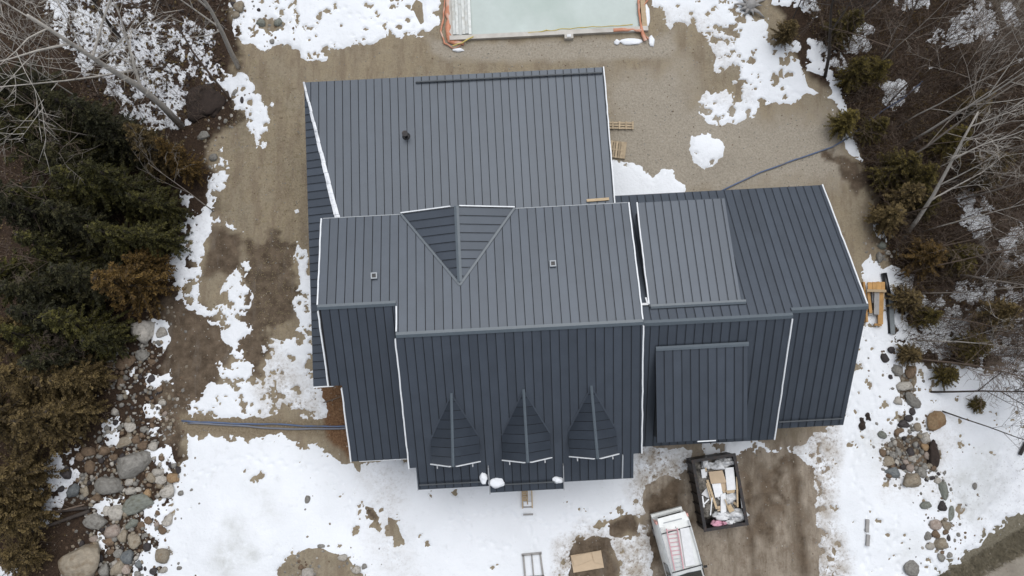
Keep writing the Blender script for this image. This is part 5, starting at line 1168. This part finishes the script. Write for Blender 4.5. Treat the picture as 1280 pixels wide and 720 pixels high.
for k, (b, tp, h, lab) in enumerate((((1075, 110), (1190, -20), 7, 'thin leaning sapling right of the dark trunk at the upper right'), ((1110, 130), (1230, 20), 7, 'thin sapling beside the olive pair at the upper right'), ((1120, 160), (1270, 60), 7, 'slender sapling left of the many branched pale tree'),
    ((1120, 205), (1280, 120), 7, 'slender sapling above the tall olive conifer'), ((1100, 245), (1260, 185), 6, 'thin sapling at the left side of the right brush'), ((1105, 275), (1250, 235), 6, 'thin sapling just above the crooked pale tree base'), ((1150, 290), (1330, 240), 6, 'thin sapling right of the crooked pale tree base'),
    ((1125, 320), (1290, 290), 5, 'low sapling right below the crooked pale tree'), ((1135, 365), (1300, 350), 5, 'low sapling over the brush right of the lumber stack'), ((1130, 395), (1290, 395), 5, 'low sapling right of the grey board'), ((1140, 425), (1300, 430), 4.5, 'low sapling over the snowy brush edge'),
    ((1190, 110), (1340, 20), 7, 'grey sapling under the top right corner'), ((1205, 205), (1360, 150), 7, 'grey sapling at the right edge above the snowy gap'), ((1215, 290), (1370, 260), 6, 'grey sapling at the right edge in the snowy gap'), ((1070, 30), (1150, -70), 7, 'thin sapling at the top edge over the olive conifer'))):
    bare_tree(b, tp, h, .045, ['bark', 'barkmid', 'palebark', 'barkmid'][k % 4], lab, 60 + k, kids=3, first=.25, spread=.38, rmin=.010)
CONI = {}
def conifer_mesh(seed, kind):
    if (seed, kind) in CONI: return CONI[(seed, kind)]
    rd = random.Random(seed * 13 + 1); tr = MB(); cr = MB(); h = 6.0; R = 1.7
    tr.tube([(0, 0, -.2), (0, 0, h * .5), (.05, .03, h * .97)], [.12, .07, .015], 8)
    V = []; F = []
    z = h * .10
    while z < h * .99:
        f = z / h; L0 = R * (1 - f) ** .75 * (1 if f > .25 else .6 + f * 1.6)
        for k in range(rd.randint(5, 7)):
            a = rd.uniform(0, 6.28); L = max(.12, L0 * rd.uniform(.55, 1.18)); dr = rd.uniform(-.35, .05) if kind != 'round' else rd.uniform(-.2, .5)
            d = Vector((math.cos(a), math.sin(a), dr)).normalized(); s = Vector((-math.sin(a), math.cos(a), 0))
            p0 = Vector((0, 0, z)); tr.tube([p0, p0 + d * L * .8], [.018, .006], 3, False)
            n = int(L / .036)
            for i in range(n):
                t = (i + rd.random()) / n; t = .18 + .82 * t; c = p0 + d * L * t + Vector((0, 0, -.12 * t * t * L + rd.uniform(-.05, .05)))
                for sg in (-1, 1):
                    w_ = rd.uniform(.10, .26) * (1.25 - t * .8); e = (d * rd.uniform(.4, .9) + s * sg * rd.uniform(.5, 1) + Vector((0, 0, rd.uniform(-.35, .3)))).normalized()
                    g = Vector((rd.gauss(0, 1), rd.gauss(0, 1), rd.gauss(0, 1))); ww = e.cross(g).normalized() * rd.uniform(.018, .036)
                    b = len(V); V += [c - ww * .4, c + ww * .4, c + e * w_ * .6 + ww, c + e * w_, c + e * w_ * .6 - ww]; F.append((b, b + 1, b + 2, b + 3, b + 4))
        z += rd.uniform(.14, .22)
    cr.v = [tuple(v) for v in V]; cr.f = F; cr.m = [0] * len(F)
    CONI[(seed, kind)] = (tr.v, tr.f, cr.v, cr.f); return CONI[(seed, kind)]
CM = {}
def conifer(top, h, scale_r, lm, label, seed, group, kind='cone'):
    T = G(*top, h * .9); z = gh(T.x, T.y); k = (seed % 4, kind, lm)
    if k not in CM:
        a, b, c, d = conifer_mesh(seed % 4, kind); t1 = MB(); t1.v, t1.f, t1.m = a, b, [0] * len(b); t2 = MB(); t2.v, t2.f, t2.m = c, d, [0] * len(d)
        CM[k] = (t1.mesh('trunk', M['barkdark']), t2.mesh('crown', M[lm]))
    t = thing('conifer', label, 'tree', (T.x, T.y, z), random.uniform(0, 6.28), group); t.scale = (scale_r, scale_r, h / 6.0); t.rotation_euler = (random.uniform(-.12, .12), random.uniform(-.12, .12), t.rotation_euler[2])
    place(CM[k][0], 'trunk', t); place(CM[k][1], 'crown', t); return t
gL = 'dark conifers in the left forest'
spec = [((8, 118), 7, 1.15, 'leaf_dark', 'dark conifer at the left edge below the leafless branches'),
 ((58, 118), 7, 1.1, 'leaf_dark', 'dark conifer below the leafless tree, second from the left edge'),
 ((102, 148), 7, 1.15, 'leaf_dark', 'dark conifer under the fine pale sapling'),
 ((156, 168), 6, 0.95, 'leaf_brown', 'brownish conifer under the trunk of the tall pale tree'),
 ((200, 188), 5, 0.7, 'leaf_rust', 'small rusty conifer next to the grey rock at the forest edge'),
 ((20, 185), 8, 1.2, 'leaf_dark', 'large dark conifer at the left edge'),
 ((74, 200), 8, 1.15, 'leaf_green', 'conifer with lighter tips left of the snow strip'),
 ((122, 218), 7, 1.05, 'leaf_green', 'lighter green conifer nearest the middle of the snow strip'),
 ((175, 238), 5, 0.85, 'leaf_green', 'small green conifer beside the snow strip'),
 ((14, 262), 8, 1.2, 'leaf_dark', 'dark conifer beneath the large one at the left edge'),
 ((62, 275), 7, 1.15, 'leaf_dark', 'dark shaded conifer in the middle of the left forest'),
 ((118, 285), 6, 1.0, 'leaf_green', 'bright tipped green conifer just above the rusty tree'),
 ((170, 282), 5, 0.9, 'leaf_green', 'green conifer with yellow tips touching the snow strip'),
 ((14, 340), 7, 1.2, 'leaf_dark', 'dark conifer at the left edge level with the rusty tree'),
 ((68, 342), 7, 1.1, 'leaf_dark', 'dark conifer just left of the rusty tree'),
 ((133, 345), 6, 1.3, 'leaf_rust', 'rusty orange brown tree beside the snow strip'),
 ((165, 320), 4, 0.75, 'leaf_rust', 'small rusty tree right beside the large rusty one'),
 ((22, 400), 7, 1.15, 'leaf_dark', 'dark green conifer above the brown trees'),
 ((66, 408), 6, 1.1, 'leaf_green', 'green conifer below the rusty tree'),
 ((98, 418), 4.5, 0.9, 'leaf_green', 'green conifer nearest the big pale boulder'),
 ((-8, 470), 6, 1.3, 'leaf_brown', 'wide brown conifer at the left edge'),
 ((38, 476), 5.5, 1.15, 'leaf_brown', 'brown conifer left of the stone pile'),
 ((72, 470), 4.5, 0.95, 'leaf_brown', 'brown conifer nearest the upper stone pile'),
 ((60, 520), 4.5, 0.95, 'leaf_brown', 'small brown conifer below its neighbour by the stone pile'),
 ((5, 535), 5.5, 1.2, 'leaf_brown', 'brown conifer above the twiggy snow'),
 ((-25, 600), 5, 1.2, 'leaf_brown', 'brown conifer left of the twiggy snow'),
 ((28, 535), 4, 0.85, 'leaf_rust', 'low rusty conifer just above the twiggy snow'),
 ((-20, 655), 4.5, 1.1, 'leaf_brown', 'brown conifer at the lower left edge'),
 ((0, 705), 3, 0.9, 'leaf_brown', 'low brown conifer in the lower left corner'),
 ((48, 158), 7, 1.05, 'leaf_green', 'green conifer between the two uppermost ones on the left'),
 ((28, 435), 6, 1.1, 'leaf_dark', 'dark conifer tucked above the wide brown one'),
 ((-45, 60), 8, 1.3, 'leaf_dark', 'dark conifer in the upper left corner'),
 ((-45, 130), 8, 1.4, 'leaf_green', 'green conifer cut by the upper left picture edge'),
 ((-50, 230), 9, 1.4, 'leaf_dark', 'dark conifer cut by the left edge beside the green ones'),
 ((-50, 320), 9, 1.4, 'leaf_green', 'green conifer cut by the left edge level with the rusty tree'),
 ((-40, 410), 8, 1.4, 'leaf_brown', 'brown conifer cut by the left picture edge'),
 ((-60, 520), 7, 1.5, 'leaf_brown', 'wide brown conifer cut by the left edge lower down'),
 ((-60, 640), 6, 1.4, 'leaf_brown', 'brown conifer cut by the lower left edge'),
 ((30, 225), 7, 1.1, 'leaf_green', 'green conifer between the dark ones at the left edge'),
 ((30, 310), 7, 1.1, 'leaf_green', 'green conifer in the dark part left of the rusty tree'),
 ((-5, 430), 7, 1.1, 'leaf_green', 'green conifer at the left edge above the brown ones')]
for i, (tp, h, s, lm, lab) in enumerate(spec): conifer(tp, h, s, lm, lab, i, gL, 'round' if lm in ('leaf_rust', 'leaf_brown') else 'cone')
gR = 'young olive conifers in the right brush'
specR = [((992,28),2.4,.6,'leaf_brown','olive conifer at the top of the upper right snow'),((1072,14),3,.8,'leaf_olive','olive conifer at the top edge above the right brush'),((1088,76),3,.7,'leaf_olive','olive conifer below the snow tongue at the upper right'),((1110,72),3,.75,'leaf_olive','olive conifer just right of its twin below the snow tongue'),((1068,144),2.4,.68,'leaf_olive','round olive conifer at the corner of the bare yard'),((1105,152),2.4,.62,'leaf_olive','olive conifer right of the one at the yard corner'),
 ((1140,200),3.6,.95,'leaf_olive','tall olive conifer in the middle of the right brush'),((1170,218),3.6,.9,'leaf_olive','olive conifer right of the tall one'),((1150,240),3.2,.9,'leaf_brown','brown tipped conifer below the tall olive one'),((1172,248),3,.7,'leaf_olive','small bright conifer beneath the olive pair'),((1132,262),3,.8,'leaf_brown','dull conifer at the left side of the right brush'),((1175,315),3,.95,'leaf_rust','rusty conifer below the crooked pale tree'),((1210,165),3.5,.8,'leaf_olive','olive conifer near the right side below the many branched tree'),
 ((1222,320),3,.75,'leaf_olive','olive conifer at the snowy gap on the right'),((1150,372),2.4,.7,'leaf_brown','brown conifer right of the drain pipe'),((1174,398),2.4,.55,'leaf_olive','bright little conifer above the snowy brush'),((1190,470),1.5,.6,'leaf_olive','spreading olive conifer over the top of the right snowfield'),((1232,430),2.6,.75,'leaf_olive','olive conifer close to the right edge above the snow'),((1226,506),.9,.38,'leaf_olive','small conifer sprig on the right snowfield'),((1268,390),3,.85,'leaf_brown','brown conifer at the right picture edge'),((1262,200),4,.9,'leaf_brown','brown conifer at the right edge below the top corner'),
 ((1148,440),1.6,.55,'leaf_brown','low brown conifer over the top of the right stone row'),((1240,120),3,.7,'leaf_brown','brown conifer under the upper right branches')]
for i, (tp, h, s, lm, lab) in enumerate(specR): conifer(tp, h, s, lm, lab, i + 1, gR, 'round')

# fallen dead trunks at the lower left
for i, (x0, y0, x1, y1, r, m, lab) in enumerate(((112, 634, -20, 648, .09, 'barkdark', 'fallen dark trunk reaching left from the stone pile'), (114, 638, 42, 664, .11, 'barkdark', 'shorter fallen dark trunk below the long one'), (108, 630, 60, 642, .05, 'barkmid', 'thin grey fallen branch beside the dark trunks'))):
    a = gz(x0, y0); b = gz(x1, y1); mb = MB(); P = [a.lerp(b, k / 6) + Vector((0, 0, .2 + k * .06 + random.uniform(-.03, .03))) for k in range(7)]
    mb.tube(P, [r * (1 - k * .09) for k in range(7)], 8)
    for k in range(5):
        q = P[1 + k]; d = Vector((random.uniform(-1, .2), random.uniform(-.7, .7), .35)) * .9; mb.tube([q, q + d], [r * .3, r * .08], 4)
    tag(mb.build('fallen_trunk', M[m], None, True), lab, 'fallen trunk')
# root stump at the top of the upper right snow
p = gz(935, 10); mb = MB().tube([p + Vector((0, 0, -.1)), p + Vector((.1, .1, .5))], [.35, .26], 10)
for k in range(9):
    a_ = k * .7 + random.uniform(-.2, .2); L = random.uniform(.6, 1.3); q = p + Vector((math.cos(a_) * .2, math.sin(a_) * .2, .2)); e = p + Vector((math.cos(a_) * L, math.sin(a_) * L * .7, random.uniform(0, .35))); mb.tube([q, q.lerp(e, .5) + Vector((0, 0, .12)), e], [.14, .08, .03], 6)
tag(mb.build('tree_stump', M['greywood'], None, True), 'uprooted grey stump with spreading roots at the top of the upper right snow', 'stump')
# dark root clods on the snow
for i, (px, py, a_, b_, lab) in enumerate(((1076, 530, .16, .3, 'left of two dark soil clods on the snow by the east wing'), (1083, 521, .14, .2, 'right of two dark soil clods on the snow by the east wing'), (1164, 566, .3, .7, 'dark rotten log lying across the right stone pile'), (256, 130, .9, 1.0, 'dark peat bank under the leafless trees at the upper left'))):
    p = gz(px, py); blob('soil_clod' if i < 2 else ('rotten_log' if i == 2 else 'peat_bank'), (p.x, p.y, p.z + .05), a_, b_, .2, 40 + i, mat('dark peat', (.035, .024, .019), .95, 0, .4, 6, .8, 20), lab, 'soil clod' if i != 2 else 'log', 0, .8)
print('n', len(bpy.data.objects), 'tris', sum(len(o.data.polygons) for o in bpy.data.objects if o.type == 'MESH') )

# unseen ring of conifers added to block the bright low sky the roofs reflect
rd = random.Random(99); mb = MB()
for k in range(430):
    a = rd.uniform(0, 6.28); r = rd.uniform(1.0, 1.9); x = 2 + math.cos(a) * 37 * r; y = 6 + math.sin(a) * 34 * r
    if abs(x) < 37 and -22 < y < 34: continue
    h = rd.uniform(9, 16); z = gh(x, y); R0 = h * rd.uniform(.16, .24); n = 9
    for t in range(8):
        z0 = z + h * (.08 + .115 * t); rr = R0 * (1 - t / 8.4) * rd.uniform(.85, 1.15); b = len(mb.v); ph0 = rd.uniform(0, 1)
        mb.v.append((x, y, z0 + h * .17))
        for q in range(2 * n): ang = math.pi * q / n + ph0; m_ = rr * (1 if q % 2 else .62) * rd.uniform(.85, 1.15); mb.v.append((x + m_ * math.cos(ang), y + m_ * math.sin(ang), z0 - rr * .15 * (q % 2)))
        for q in range(2 * n): mb.f.append((b, b + 1 + q, b + 1 + (q + 1) % (2 * n))); mb.m.append(0)
tag(mb.build('forest', M['leaf_green']), 'unseen ring of woods added round the plot to darken the low sky', 'forest', kind='stuff')
